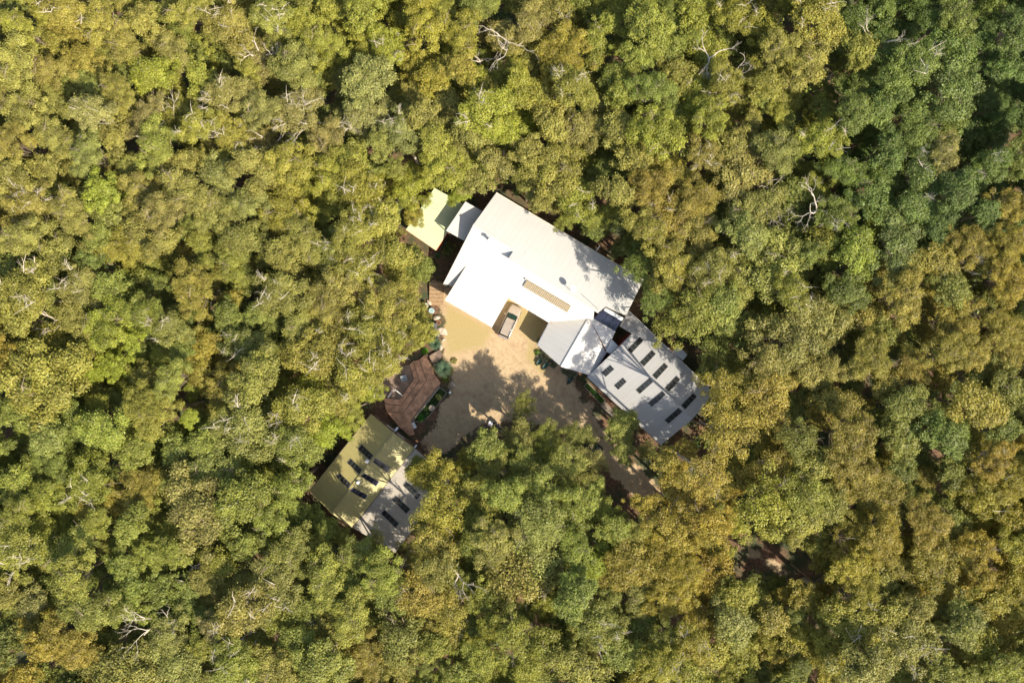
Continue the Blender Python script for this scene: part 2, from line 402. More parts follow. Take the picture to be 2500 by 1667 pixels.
# ================================================================== main house
def build_house():
    H = empty('house', P(1300, 700, 0), 0, 'large white metal roofed house with solar panels and satellite dish', 'house')
    O = P(1155, 549.5, 7.2); d = Vector((.846, -.532, 0)); n = Vector((-.532, -.846, 0))
    def plane(z0, sl, u0=0.0):
        a = O + n*u0; a = Vector((a.x, a.y, z0)); b = a + d; c = a + n + Vector((0,0,sl)); return Plane(a, b, c)
    MS = plane(7.2, -.47); MN = plane(7.2, .44); GP = plane(5.0, -.235, 4.68)
    W = MAT['white_roof']
    mn = [MN.at(*p) for p in [(1211,471.5),(1570,685),(1528,771),(1479,748),(1461,763),(1241.5,631),(1254,612),(1155,549.5)]]
    slab('roof', mn, .14, W, H, d, .02)
    ms = [MS.at(*p) for p in [(1155,549.5),(1440,729),(1451,755),(1449,777),(1438,778),(1342,786),(1246,728),(1082,693)]]
    slab('roof', ms, .14, W, H, d)
    gp = [GP.at(*p) for p in [(1144,639),(1254,704),(1202,797),(1087,731)]]
    slab('garage_roof', gp, .14, W, H, d, .03)
    # clerestory between the raised north roof and the main south roof
    def low(p): return Vector((p.x, p.y, MS.z(p.x, p.y)))
    a, b, c = mn[5], mn[4], mn[6]
    off = Vector((0,0,-.12)); e = n*-.12
    mb = MB(); mb.add([a+off+e, b+off+e, low(b)+e, low(a)+e], [(0,1,2,3)]); mb.add([a+off+e, low(a)+e, c+off], [(0,1,2)])
    mb.build('clerestory_wall', MAT['white_metal'], H)
    walls('wall', [MN.at(*p) for p in [(1211,471.5),(1570,685),(1528,771),(1440,729),(1155,549.5)]], .45, MAT['wall_cream'], H)
    walls('wall', ms, .45, MAT['wall_cream'], H)
    walls('garage_wall', gp, .5, MAT['wall_cream'], H)
    strip('ridge_cap', MS.at(1155,549.5), MS.at(1254,612), .34, .05, W, H, .03)
    strip('ridge_cap', MN.at(1241.5,631), MN.at(1461,763), .22, .04, W, H, .03)
    strip('flashing', GP.at(1144,639), GP.at(1254,704), .16, .03, MAT['gutter'], H, .05)
    strip('gutter', MN.at(1211,471.5)-n*.07, MN.at(1570,685)-n*.07, .13, .1, MAT['wall_cream'], H, -.12)
    strip('gutter', gp[3]+n*.07, gp[2]+n*.07, .13, .1, MAT['gutter'], H, -.12)
    strip('gutter', MS.at(1246,728)+n*.07, MS.at(1342,786)+n*.07, .13, .1, MAT['gutter'], H, -.12)
    strip('fascia', MS.at(1082,693)+n*.07, MS.at(1098,701)+n*.07, .13, .1, MAT['dark_gutter'], H, -.14)
    # south gable wing
    r1 = P(1438,776,4.75); r2 = P(1370,895,4.75); e1 = P(1341.5,786,3.0); e2 = P(1311.5,842.5,3.0)
    WN = Plane(r1, r2, e1)
    wn = [WN.at(*p) for p in [(1438,776),(1370,895),(1311.5,842.5),(1341.5,786)]]
    slab('wing_roof', wn, .12, MAT['white_roof'], H, r2-r1, .03)
    WS = Plane(r1, r2, P(1443,917,3.15))
    ws = [WS.at(*p) for p in [(1438,776),(1451,799),(1480,856),(1481,861),(1443.5,917),(1370,895)]]
    slab('wing_roof', ws, .12, W, H, r2-r1, .03)
    LK = Plane(P(1448,777,5.0), P(1502,809,4.4), P(1480,857,3.5))
    lk = [LK.at(*p) for p in [(1438,776),(1449,776),(1503,808),(1481,856),(1451,799)]]
    slab('link_roof', lk, .12, W, H, Vector((1,0,0)), .0)
    walls('wing_wall', wn, .4, MAT['wall_cream'], H); walls('wing_wall', ws, .4, MAT['wall_cream'], H); walls('link_wall', lk, .3, MAT['wall_red'], H)
    strip('ridge_cap', r1, r2, .2, .05, W, H, .05)
    strip('gutter', e1, e2, .14, .1, MAT['steel'], H, -.1)
    m = MB(); m.tube([WS.at(1451,799)+Vector((0,0,.06)), WS.at(1464,824)+Vector((0,0,.07)), WS.at(1480,856)+Vector((0,0,.08))], [.06,.11,.17], 5); m.build('valley_litter', MAT['rust_litter'], H)
    m = MB(); m.tube([WN.at(1343,787)+Vector((0,0,.06)), WN.at(1358,780.5)+Vector((0,0,.07)), WN.at(1390,778)+Vector((0,0,.07)), WN.at(1420,777)+Vector((0,0,.06))], [.09,.08,.05,.02], 5); m.build('valley_litter', MAT['rust_litter'], H)
    # lean-to roof at the north west end
    lt = [P(*z1(490,195),4.9), P(*z1(616,266),5.0), P(*z1(482,496),5.0), P(*z1(342,418),4.8)]
    slab('porch_roof', lt, .12, MAT['white_roof'], H, lt[2]-lt[1])
    for p in (lt[0], lt[3]):
        q = Vector(p)+ (Vector(lt[1])-Vector(lt[0])).normalized()*.3
        MB().tube([(q.x,q.y,0),(q.x,q.y,q.z-.12)], .07, 8).build('post', MAT['wall_brown'], H)
    # solar array, nine framed panels with golden cells
    A = MS.at(*z1(960,795)); B = MS.at(*z1(1300,995)); D = MS.at(*z1(930,845))
    A, B, D = (Vector(q) for q in (A, B, D)); u = (B-A)/9; v = D-A
    for k in range(9):
        a0 = A+u*(k+.03); a1 = A+u*(k+.97)
        o = slab('solar_panel', [a0, a1, a1+v, a0+v], .05, MAT['solar'], H, u, .26)
    for t in (.2, .8):
        MB().tube([A+v*t+Vector((0,0,.12)), B+v*t+Vector((0,0,.12))], .035, 6).build('panel_rail', MAT['steel'], H)
    q = A - u*.25 + Vector((0,0,.2)); MB().rock(q, (.25,.25,.3), 3).build('junction_box', MAT['steel'], H)
    # solar water heater: tank and three dark collectors
    c0 = [P(*p) for p in [(1471,757,6.5),(1518,783,6.5),(1501.5,809,5.75),(1448,777,5.75)]]
    wh = MB().box((c0[0]+c0[1]+c0[2]+c0[3])/4-Vector((0,0,.25)), (2.4,.12,.12), -.55).build('water_heater', MAT['steel'], H)
    for k in range(3):
        t0, t1 = k/3+.01, (k+1)/3-.01
        pts = [c0[0].lerp(c0[1], t0), c0[0].lerp(c0[1], t1), c0[3].lerp(c0[2], t1), c0[3].lerp(c0[2], t0)]
        slab('collector', pts, .08, MAT['collector'], wh, c0[1]-c0[0])
    t0 = P(1476,754,6.75); t1 = P(1519,779,6.75)
    MB().tube([t0-(t1-t0).normalized()*.05, t0, t1, t1+(t1-t0).normalized()*.05], [.2,.25,.25,.2], 20).build('tank', MAT['white_metal'], wh, True)
    MB().tube([P(1470,756,6.2), P(1466,760,6.0), P(1463,757,5.9), P(1461,762,5.8)], .035, 6).build('pipe', MAT['white_metal'], wh)
    # dark gap with brown wall at the heater's upper corner
    # satellite dish
    dp = MN.at(1393,709); top = dp+Vector((.15,.05,1.15))
    ds = MB().tube([dp, dp+Vector((0,0,.9)), top], .035, 8).build('satellite_dish', MAT['steel'], H)
    mb = MB(); ax = Vector((.42,.2,.9)).normalized()
    uu = ax.cross(Vector((0,0,1))).normalized(); vv = ax.cross(uu); vs = []; fs = []
    for i in range(6):
        r = .46*i/5
        for k in range(24):
            a = 2*math.pi*k/24; vs.append(top + uu*r*math.cos(a) + vv*r*math.sin(a)*.9 + ax*(.22*(i/5)**2))
    for i in range(5):
        for k in range(24): fs.append((i*24+k, i*24+(k+1) % 24, (i+1)*24+(k+1) % 24, (i+1)*24+k))
    o = mb.add(vs, fs).build('reflector', MAT['white_metal'], ds, True)
    sm = o.modifiers.new('s', 'SOLIDIFY'); sm.thickness = .03
    MB().tube([top-vv*.35, top-vv*.2+ax*.5, top+ax*.62], .018, 6).build('feed_arm', MAT['steel'], ds)
    MB().rock(top+ax*.62, (.12,.12,.14), 2).build('receiver', MAT['bin_grey'], ds)
    # flue
    f = MS.at(1196,587)
    fl = MB().lathe(f-Vector((0,0,.2)), [(.16,0),(.16,1.15),(.10,1.15),(.10,1.2)], 16).build('flue', MAT['white_metal'], H, True)
    MB().lathe(f+Vector((0,0,1.05)), [(.2,0),(.24,.03),(.24,.16),(.06,.24)], 16).build('flue_cap', MAT['white_metal'], fl, True)
    # vent pipe behind the north eave, cable on the roof
    MB().tube([P(1455,613,4.2), P(1464,601,4.9)], .045, 8).build('vent_pipe', MAT['white_metal'], H)
    MB().tube([MN.at(*z1(x,y))+Vector((0,0,.03)) for x, y in [(830,628),(880,630),(905,627),(935,605),(950,585),(963,562)]], .022, 5).build('cable', MAT['gutter'], H)
    MB().tube([MN.at(1418,717)+Vector((0,0,.05)), MN.at(1460,755)+Vector((0,0,.05))], .025, 5).build('cable', MAT['bin_grey'], H)
    # doors and windows of the walls that face the yard
    def pane(a, b, z, hgt, nm='window'):
        a = Vector(a); b = Vector(b); t = (b-a); t.z = 0; L = t.length; t.normalize(); mid = (a+b)/2
        rz = math.atan2(t.y, t.x)
        fr = MB().box((mid.x, mid.y, z), (L, .1, hgt), rz).build(nm, MAT['white_metal'], H)
        MB().box((mid.x, mid.y, z), (L-.12, .13, hgt-.12), rz).build('pane', MAT['glass_dark'], fr)
    def seg(p, q, t0, t1, inn):
        p = Vector(p); q = Vector(q); return p.lerp(q, t0)+inn, p.lerp(q, t1)+inn
    a, b = seg(gp[3], gp[2], .12, .45, -n*.62); pane(a, b, 1.15, 2.2, 'garage_door')
    a, b = seg(gp[3], gp[2], .55, .88, -n*.62); pane(a, b, 1.15, 2.2, 'garage_door')
    a, b = seg(ms[6], ms[5], .3, .5, -n*.62); pane(a, b, 1.4, 1.2)
    a, b = seg(ms[6], ms[5], .62, .8, -n*.62); pane(a, b, 1.4, 1.2)
    return H
build_house()

# ================================================================== grey skylight building
def build_wing():
    H = empty('annex_house', P(1590, 925, 0), 0, 'long grey roofed building with dark strip skylights beside the white house', 'house')
    r1 = P(1512,838,5.3); r2 = P(1690,1023,5.3)
    NE = Plane(r1, r2, P(1745,960,3.5)); SW = Plane(r1, r2, P(1613.5,1086,3.5))
    G = MAT['grey_roof']; ud = r2-r1
    ne = [NE.at(*p) for p in [(1536,760),(1745,960),(1690,1023),(1512,846),(1542,814),(1514,797)]]
    sw = [SW.at(*p) for p in [(1512,846),(1690,1023),(1613.5,1086),(1433,920)]]
    slab('roof', ne, .13, G, H, ud); slab('roof', sw, .13, G, H, ud, .004)
    walls('wall', [NE.at(*p) for p in [(1542,814),(1560,785),(1745,960),(1690,1023),(1512,846)]], .3, MAT['wall_red'], H)
    walls('wall', sw, .25, MAT['wall_red'], H)
    strip('ridge_cap', NE.at(1515,849), NE.at(1690,1023), .26, .05, G, H, .03)
    strip('gutter', sw[3], sw[2], .14, .1, MAT['dark_gutter'], H, -.11)
    strip('gutter', NE.at(1536,760), NE.at(1745,960), .14, .1, MAT['gutter'], H, -.11)
    strip('gutter', NE.at(1536,760), NE.at(1514,797), .18, .1, MAT['gutter'], H, .02)
    for q in [((1195,467),(1230,500),(1112,625),(1073,590)), ((1310,588),(1345,625),(1228,747),(1190,708)), ((1425,708),(1460,742),(1345,867),(1307,828)),
              ((1537,828),(1573,863),(1460,985),(1423,948)), ((1692,988),(1727,1022),(1615,1145),(1577,1108))]:
        quad_panel('skylight', [z2(*p) for p in q], NE, .05, .06, MAT['skylight'], H, MAT['gutter'] if False else MAT['frame'])
    for q in [((918,728),(957,768),(873,842),(833,802)), ((1037,847),(1072,885),(990,962),(950,922)), ((1290,845),(1325,882),(1190,1002),(1153,965)),
              ((1407,967),(1440,1003),(1303,1122),(1267,1085)), ((1557,1127),(1595,1162),(1458,1280),(1420,1245))]:
        quad_panel('skylight', [z2(*p) for p in q], SW, .05, .06, MAT['skylight'], H, MAT['frame'])
    # low curved canopy over the passage
    cp = [P(1493,828,4.2), P(1511,846,4.3), P(1492,864,4.0), P(1479,858,3.9)]
    slab('canopy', cp, .08, MAT['white_roof'], H, cp[1]-cp[0])
    # flat outrigger at the north east
    slab('side_roof', [P(1658,845,3.75),P(1678,866,3.75),P(1667,880,3.6),P(1642,858,3.6)], .1, MAT['grey_roof'], H, ud)
    # dark courtyard wall
    a = NE.at(1542,814); b = SW.at(1512,846); n2 = Vector((.03,.03,0))
    MB().add([a-n2-Vector((0,0,.14)), b-n2-Vector((0,0,.14)), Vector((b.x,b.y,0))-n2, Vector((a.x,a.y,0))-n2], [(0,1,2,3)]).build('courtyard_wall', MAT['wall_red'], H)
    return H
build_wing()

# ================================================================== green roofed hut
def build_hut():
    H = empty('hut', P(1065, 535, 0), 0, 'small hut with flat pale green roof and red edge beside the house', 'hut')
    pts = [P(1061,459,2.7), P(1136,501,2.7), P(1064.4,611.3,2.3), P(991,561,2.3)]
    slab('roof', pts, .12, MAT['green_roof'], H, pts[2]-pts[1])
    walls('wall', pts, .25, MAT['wall_red'], H)
    strip('fascia', pts[1], pts[2], .1, .2, simple('red_fascia', (.40,.05,.02), .6), H, -.22)
    strip('fascia', pts[2], pts[3], .08, .16, MAT['terracotta'], H, -.18)
    return H
build_hut()

# ================================================================== khaki shed with lean-to
def build_shed():
    H = empty('shed', P(900, 1170, 0), 0, 'khaki roofed shed with a weathered grey side roof, partly under trees', 'shed')
    r1 = P(960.7,1056.5,4.6); r2 = P(807.6,1251.7,4.6)
    A = Plane(r1, r2, P(905.8,1010.6,3.5)); B = Plane(r1, r2, P(1011.7,1093.5,3.5))
    K = MAT['khaki_roof']; ud = r2-r1
    a = [A.at(*p) for p in [(905.8,1010.6),(960.7,1056.5),(807.6,1251.7),(756.6,1198)]]
    b = [B.at(*p) for p in [(960.7,1056.5),(1011.7,1093.5),(860,1287),(807.6,1251.7)]]
    slab('roof', a, .12, K, H, ud); slab('roof', b, .12, K, H, ud, .004)
    G = Plane(P(1013,1094,3.25), P(862,1288,3.25), P(964,1347,2.7))
    c = [G.at(*p) for p in [(1012,1094),(1100,1172),(965,1349),(862,1288)]]
    slab('side_roof', c, .1, MAT['pale_grey_roof'], H, c[3]-c[0])
    walls('wall', a, .3, MAT['wall_brown'], H); walls('wall', b, .3, MAT['wall_brown'], H); walls('side_wall', c, .3, MAT['wall_brown'], H)
    strip('ridge_cap', r1, r2, .26, .05, K, H, .03)
    strip('gutter', a[0], a[3], .14, .1, MAT['dark_gutter'], H, -.1)
    strip('gutter', b[1], b[2], .14, .1, MAT['dark_gutter'], H, -.1)
    for q in [((560,408),(675,515),(640,562),(523,453)), ((455,543),(567,650),(540,697),(420,585)), ((348,680),(460,787),(432,832),(315,718))]:
        quad_panel('skylight', [z4(*p) for p in q], A, .05, .06, MAT['skylight'], H, MAT['frame'])
    for q in [((690,535),(837,632),(805,675),(665,577)), ((585,682),(732,768),(700,812),(552,710)), ((475,820),(625,898),(590,940),(445,850))]:
        quad_panel('skylight', [z4(*p) for p in q], B, .05, .06, MAT['collector'], H, MAT['frame'])
    for q in [((885,893),(1030,1030),(990,1075),(850,937)), ((777,1030),(922,1168),(887,1210),(745,1070)), ((985,757),(1130,894),(1090,939),(953,800))]:
        quad_panel('skylight', [z4(*p) for p in q], G, .05, .06, MAT['skylight'], H, MAT['frame'])
    for px, py, pl in ((897,1125,A), (875,1176,B)):
        p = pl.at(px, py)
        v = MB().box(p+Vector((0,0,.08)), (.55,.55,.2), -.65).build('roof_vent', MAT['gutter'], H)
        MB().lathe(p+Vector((0,0,.15)), [(.14,0),(.22,.08),(.25,.2),(.2,.32),(.05,.38)], 14).build('spinner', MAT['white_metal'], v, True)
    # awning rail and downpipe on the yard side
    e = (P(1011.7,1093.5,0)-P(905.8,1010.6,0)).normalized(); s = Vector((-e.y, e.x, 0))
    p = P(966,1050,3.6); MB().box(p, (.28,1.0,.12), math.atan2(s.y, s.x)+math.pi/2).build('downpipe', MAT['steel'], H)
    for a0, a1 in (((944,1037),(962,1051)), ((970,1058),(988,1072))):
        MB().tube([P(*a0,3.0), P(*a1,3.0)], .07, 6).build('awning_rail', MAT['gutter'], H)
    p = P(1014,1090,3.3); MB().box(p, (.16,.6,.12), math.atan2(s.y, s.x)+math.pi/2).build('downpipe', MAT['steel'], H)
    return H
build_shed()

# ================================================================== terrace and its steps
def terrace():
    top = [(1038,866),(1051,886),(1059,910),(1076,934),(1072,944),(1020,1010),(1006,1028),(1012,1060),(1000,1062),(975,1040),(944,1002),(954,1006),(986,1007),(1042,928.6),(1024,878)]
    m2 = [(1024,878),(1042,928.6),(986,1007),(954,1006),(944,1002),(940,986),(979,990),(1024.7,928.6),(1008.6,882)]
    m3 = [(1008.6,882),(1024.7,928.6),(979,990),(940,986),(938,972),(976,975),(1010.7,924.4),(1000,890)]
    low = [(1000,890),(1010.7,924.4),(976,975),(938,972),(930,950),(940,915),(975,895)]
    T = empty('terrace_steps', P(1000, 960, 0), 0, 'orange paved terrace with angled steps down to a small court by the khaki shed', 'steps')
    for nm, poly, z, mt in (('paving', top, .42, 'terrace'), ('step', m2, .28, 'terrace'), ('step', m3, .15, 'terrace'), ('court', low, .03, 'terrace_low')):
        MB().prism([P(x, y)[:2] for x, y in poly], .006, z).build(nm, MAT[mt], T)
    for ln, z in (([(1024,878),(1042,928.6),(986,1007),(954,1006)], .42), ([(1008.6,882),(1024.7,928.6),(979,990),(942,986)], .28), ([(1000,890),(1010.7,924.4),(976,975),(940,972)], .15)):
        MB().tube([P(x, y, z+.0) for x, y in ln], .035, 6).build('edging', MAT['terrace_low'], T)  # dark edging colour also paints in the shadow line along each step
    MB().tube([P(1072,944,.55), P(1045,978,.55), P(1020,1010,.52), P(1006,1028,.5)], [.2,.17,.18,.15], 9).build('log_edge', MAT['grey_timber'], T, True)
    return T
terrace()
st = empty('entry_steps', P(1068, 722, 0), 0, 'wide timber plank steps beside the corner of the garage roof', 'steps')
for k in range(6):
    y0 = 690 + k*9.2
    q = [P(1050-k*.5, y0)[:2], P(1083, y0+1.5)[:2], P(1083, y0+10)[:2], P(1050-k*.5, y0+8.6)[:2]]
    MB().prism(q, .006, .62-.1*k).build('step', MAT['timber'], st, bevel=.015)
up = empty('upper_step', P(1078, 875, 0), 0, 'brown paved landing between the two grass trees', 'paving')
MB().prism([P(x,y)[:2] for x, y in [(1049,868),(1075,853),(1082,870),(1066,884),(1054,886)]], .006, .44).build('paving', MAT['terrace_low'], up)
MB().tube([P(1051,866,.46), P(1066,882,.46)], .06, 6).build('edging', MAT['timber'], up)

# hand rail and table by the court
hr = empty('hand_rail', P(960, 955, 0), 0, 'white metal hand rail around the small court', 'railing')
pts = [(982,965),(964,950),(960,951),(946,970)]
MB().tube([P(x, y, 1.0) for x, y in pts], .045, 8).build('top_rail', MAT['white_metal'], hr)
MB().tube([P(x+1, y+2, .5) for x, y in pts], .03, 8).build('mid_rail', MAT['white_metal'], hr)
for x, y in pts: MB().tube([P(x, y, .02), P(x, y, 1.0)], .035, 8).build('post', MAT['white_metal'], hr)
tb = empty('table', P(986, 923, 0), 0, 'pale blue grey square table standing in the shaded court', 'table')
MB().box(P(986,923,.78), (.85,.8,.05), .3).build('table_top', simple('table_blue', (.20,.24,.26), .7), tb, bevel=.01)
for a in (-1, 1):
    for b_ in (-1, 1):
        q = P(986,923,.4)+Matrix.Rotation(.3,3,'Z')@Vector((a*.36,b_*.34,0)); MB().box(q, (.05,.05,.76), .3).build('leg', MAT['grey_timber'], tb)

# ------------------------------------------------------------------ plants near the ground (strips of blades, leafy clumps)
def blades(mb, c, n, r, h, wd, seed, droop=.35):
    rr = random.Random(seed); c = Vector(c)
    for i in range(n):
        a = rr.uniform(0, 2*math.pi); el = rr.uniform(.0, 1.25); L = r*rr.uniform(.75, 1.1)
        dx, dy = math.cos(a), math.sin(a); pv = Vector((-dy, dx, 0))*wd
        p = []
        for t in (0, .35, .7, 1):
            rad = L*t*math.cos(el*(1-.25*t)); z = h + L*t*math.sin(el) - droop*L*t*t
            p.append(c + Vector((dx*rad, dy*rad, max(.05, z))))
        vs = []; fs = []
        for k, q in enumerate(p):
            s_ = pv*(1-.75*k/3); vs += [q-s_, q+s_]
        for k in range(3): fs.append((2*k, 2*k+1, 2*k+3, 2*k+2))
        mb.add(vs, fs)
    return mb
def grass_tree(px, py, r, h, label, mat='blades', n=420):
    t = empty('grass_tree', P(px, py), 0, label, 'plant', 'grass trees beside the terrace')
    b = P(px, py)
    MB().tube([b, b+Vector((0,0,h))], [.2,.16], 9).build('trunk', MAT['wall_brown'], t)
    blades(MB(), b, n, r, h, .022, int(px)).build('crown', MAT[mat], t)
grass_tree(1085, 899, 1.4, .9, 'larger blue green grass tree at the terrace corner')
grass_tree(1063, 838, 1.0, .6, 'smaller blue green grass tree next to the black bins')
for px, py, r, lab in ((1093,603,.85,'spiky dark green rosette plant between the hut and the white house'), (1069,625,.6,'small dark rosette plant at the red corner of the hut'), (768,1270,.8,'dark rosette plant in shade below the khaki shed')):
    t = tag(blades(MB(), P(px, py), 70, r, .12, .05, int(px), .2).build('rosette_plant', MAT['blades_dark']), lab, 'plant')

def leaf_cloud(rng, n, size, shape, c=(0,0,0), flat=1.0):
    d = rng.normal(size=(n,3)); d /= np.linalg.norm(d, axis=1)[:,None]; d[:,2] = np.abs(d[:,2])
    rad = rng.uniform(.35, 1.05, n)**.6
    p = d*rad[:,None]*np.array(shape) + np.array(c)
    nn = d + rng.normal(size=(n,3))*.6; nn[:,2] += .4; nn /= np.linalg.norm(nn, axis=1)[:,None]
    return quads(rng, p, nn, size, size*.62)
def quads(rng, p, nn, L, W):
    n = len(p); rv = rng.normal(size=(n,3)); t = np.cross(nn, rv); t /= np.linalg.norm(t, axis=1)[:,None]+1e-9
    b = np.cross(nn, t); sz = rng.uniform(.65, 1.25, n)[:,None]
    V = np.empty((n,4,3)); V[:,0] = p-t*L/2*sz; V[:,1] = p+b*W/2*sz; V[:,2] = p+t*L/2*sz; V[:,3] = p-b*W/2*sz
    return V.reshape(-1,3)
def np_mesh(name, V, tint=None, col=None):
    nq = len(V)//4; me = bpy.data.meshes.new(name)
    me.vertices.add(len(V)); me.vertices.foreach_set('co', V.astype(np.float32).ravel())
    me.loops.add(nq*4); me.loops.foreach_set('vertex_index', np.arange(nq*4, dtype=np.int32))
    me.polygons.add(nq); me.polygons.foreach_set('loop_start', np.arange(nq, dtype=np.int32)*4)
    me.update(calc_edges=True)
    if tint is not None:
        a = me.attributes.new('tint', 'FLOAT', 'POINT'); a.data.foreach_set('value', np.repeat(tint, 4).astype(np.float32))
    if col is not None:
        a = me.attributes.new('leafcol', 'FLOAT_COLOR', 'POINT')
        c4 = np.ones((len(col)*4, 4), np.float32); c4[:, :3] = np.repeat(col, 4, axis=0); a.data.foreach_set('color', c4.ravel())
    return me
def bush(name, px, py, r, h, col, label, cat='shrub', group=None, n=380, size=.13, z=0.0, parent=None):
    rng = np.random.default_rng(int(px*7+py)); V = leaf_cloud(rng, n, size, (r, r, h))
    k = n//4
    me = np_mesh(name, V, rng.uniform(0, 1, n)); o = bpy.data.objects.new(name, me); COL.objects.link(o)
    me.materials.append(MAT['leaf']); o.color = (*col, 1); o.location = P(px, py, z)
    if parent:
        o.parent = parent
        o.matrix_parent_inverse = parent.matrix_basis.inverted()
    if label: tag(o, label, cat, group)
    return o
bush('fern', 1037, 857, .5, .4, (.10,.28,.012), 'bright lime green fern at the top of the terrace steps')
bush('shrub', 1097, 905, .75, .5, (.26,.26,.04), 'yellow green shrub on the yard side of the larger grass tree')
bush('shrub', 1088, 925, .65, .5, (.14,.20,.02), 'green flowering shrub between the larger grass tree and the round boulder')
bush('shrub', 1108, 880, .5, .3, (.26,.25,.07), 'low dry yellow tuft at the edge of the yard')
bush('shrub', 1312, 860, .45, .5, (.12,.22,.02), 'green shrub at the west corner of the gable roof')
bush('shrub', 1318, 832, .5, .4, (.22,.22,.03), 'yellowish shrub beside the gable roof eave')
bush('shrub', 1103, 523, 1.1, 1.5, (.05,.09,.02), 'dark shrub under the lime tree by the porch roof')
bush('shrub', 1140, 505, .9, 1.2, (.05,.10,.02), 'dark green shrub at the north corner of the house')
for i, (px, py) in enumerate([(1046,772),(1040,795),(1050,812),(1030,768),(1036,815),(1048,832),(1028,835),(1022,790)]):
    bush('garden_shrub', px, py, .7, .6, (.24+.02*(i % 3),.22,.05), ['straw yellow','pale green','olive green'][i % 3]+' garden shrub '+['just left of the grey drum','left of the topmost black bin','left of the lowest black bin','in the shade left of the white drum','near the tree edge left of the bins','above the smaller grass tree','at the far left of the smaller grass tree','between tree crown and topmost bin'][i], 'shrub', 'shrubs in the garden strip beside the bins')

# ------------------------------------------------------------------ garden beds
def bed(polypx, label, hgt, edge, plants, name='garden_bed'):
    cx = sum(p[0] for p in polypx)/len(polypx); cy = sum(p[1] for p in polypx)/len(polypx)
    B = empty(name, P(cx, cy), 0, label, 'garden bed')
    MB().prism([P(*p)[:2] for p in polypx], .006, hgt-.08).build('soil', MAT['soil'], B)
    n = len(polypx)
    e = MB()
    for i in range(n):
        a = P(*polypx[i], hgt/2); b = P(*polypx[(i+1) % n], hgt/2); d = b-a
        e.box((a+b)/2, (d.length+.06*(i % 2), .11, hgt-.003*i), math.atan2(d.y, d.x))
    e.build('edging', MAT[edge], B)
    rng = np.random.default_rng(int(cx)); pts = []
    dens, size, col, h = plants
    x0, x1 = min(p[0] for p in polypx), max(p[0] for p in polypx); y0, y1 = min(p[1] for p in polypx), max(p[1] for p in polypx)
    while len(pts) < dens:
        x = rng.uniform(x0, x1); y = rng.uniform(y0, y1)
        if pdist(x, y, polypx) < -1.5: q = P(x, y, hgt-.08+rng.uniform(0, 1)**1.5*h); pts.append(q[:])
    p = np.array(pts); nn = rng.normal(size=p.shape)*.6; nn[:,2] += 1; nn /= np.linalg.norm(nn, axis=1)[:,None]
    me = np_mesh('plants', quads(rng, p, nn, size, size*.6), rng.uniform(0, 1, len(p)))
    o = link('plants', me, MAT['leaf'], B); o.color = (*col, 1); o['kind'] = 'stuff'
    return B
gb = bed([(1072,944),(1091,958),(1070,986),(1049,1014),(1028,1031),(1010,1026),(1022,1008),(1046,977)], 'long green garden bed beside the terrace with a round glass pond', .35, 'grey_timber', (1500, .2, (.035,.085,.015), .35))
pb = MB().lathe(P(1055,995,.3), [(.30,0),(.40,.25),(.43,.32),(.38,.32),(.36,.26)], 24).build('pond_bowl', MAT['pale_rock'], gb, True)
MB().lathe(P(1055,995,.53), [(.37,0),(.37,.015)], 24).build('water', MAT['pond_glass'], pb)
bush('shrub', 1071, 969, .45, .45, (.38,.40,.10), 'pale yellow leafy plant in the long garden bed', n=160, size=.2, z=.5)
bush('shrub', 1028, 1018, .6, .4, (.04,.16,.01), 'vivid green plant at the lower end of the long garden bed', n=260, size=.18, z=.4)
bed([(1434,933),(1478,977),(1469,988),(1426,943)], 'narrow green planter along the grey roofed building', .35, 'grey_timber', (700, .2, (.04,.12,.012), .4))
bed([(1324,854.5),(1361,890),(1352,901),(1310,868.5)], 'mossy grey green bed under the west edge of the gable roof', .3, 'rock', (700, .16, (.14,.17,.09), .3))
bed([(1370,898),(1410,911),(1402,928),(1371,910)], 'mossy grey green bed under the south edge of the gable roof', .3, 'rock', (500, .16, (.12,.16,.08), .3))
bw = empty('boardwalk', P(1490, 1003), 0, 'short timber boardwalk between planter and tree', 'boardwalk')
a, b = P(1472,985), P(1506,1026); d = (b-a); L = d.length; dn = d.normalized()
for k in range(12):
    c = a + d*(k+.5)/12; MB().box((c.x, c.y, .12), (L/12-.02, .95, .05), math.atan2(dn.y, dn.x)).build('plank', MAT['grey_timber'], bw)
WORLD = False

# ------------------------------------------------------------------ bins, drums, rocks, yard things
def wheelie(px, py, rz, label):
    B = empty('wheelie_bin', P(px, py), rz, label, 'bin', 'dark wheelie bins in a row')
    m = MB(); m.add([(-.22,-.25,.04),(.22,-.25,.04),(.22,.22,.04),(-.22,.22,.04),(-.29,-.33,.98),(.29,-.33,.98),(.29,.30,.98),(-.29,.30,.98)],
        [(3,2,1,0),(4,5,6,7),(0,1,5,4),(1,2,6,5),(2,3,7,6),(3,0,4,7)]); m.build('body', MAT['bin_grey'], B, bevel=.02)
    l = MB().add([(-.31,-.36,.99),(.31,-.36,.99),(.31,.32,1.05),(-.31,.32,1.05),(-.27,-.30,1.06),(.27,-.30,1.06),(.27,.22,1.12),(-.27,.22,1.12)],
        [(3,2,1,0),(4,5,6,7),(0,1,5,4),(1,2,6,5),(2,3,7,6),(3,0,4,7)]).build('lid', MAT['bin_grey'], B, bevel=.03)
    MB().tube([(-.26,.38,1.0),(.26,.38,1.0)], .02, 6).build('handle', MAT['bin_grey'], l)
    for sx in (-.24, .24): MB().tube([(sx-.03,.3,.1),(sx+.03,.3,.1)], .1, 12).build('wheel', MAT['dark_rubber'], B)
wheelie(1063, 794, -.15+math.pi/2, 'dark grey wheelie bin nearest the terracotta pot, topmost of the row')
wheelie(1066, 805, -.25+math.pi/2, 'dark grey wheelie bin in the middle of the row')
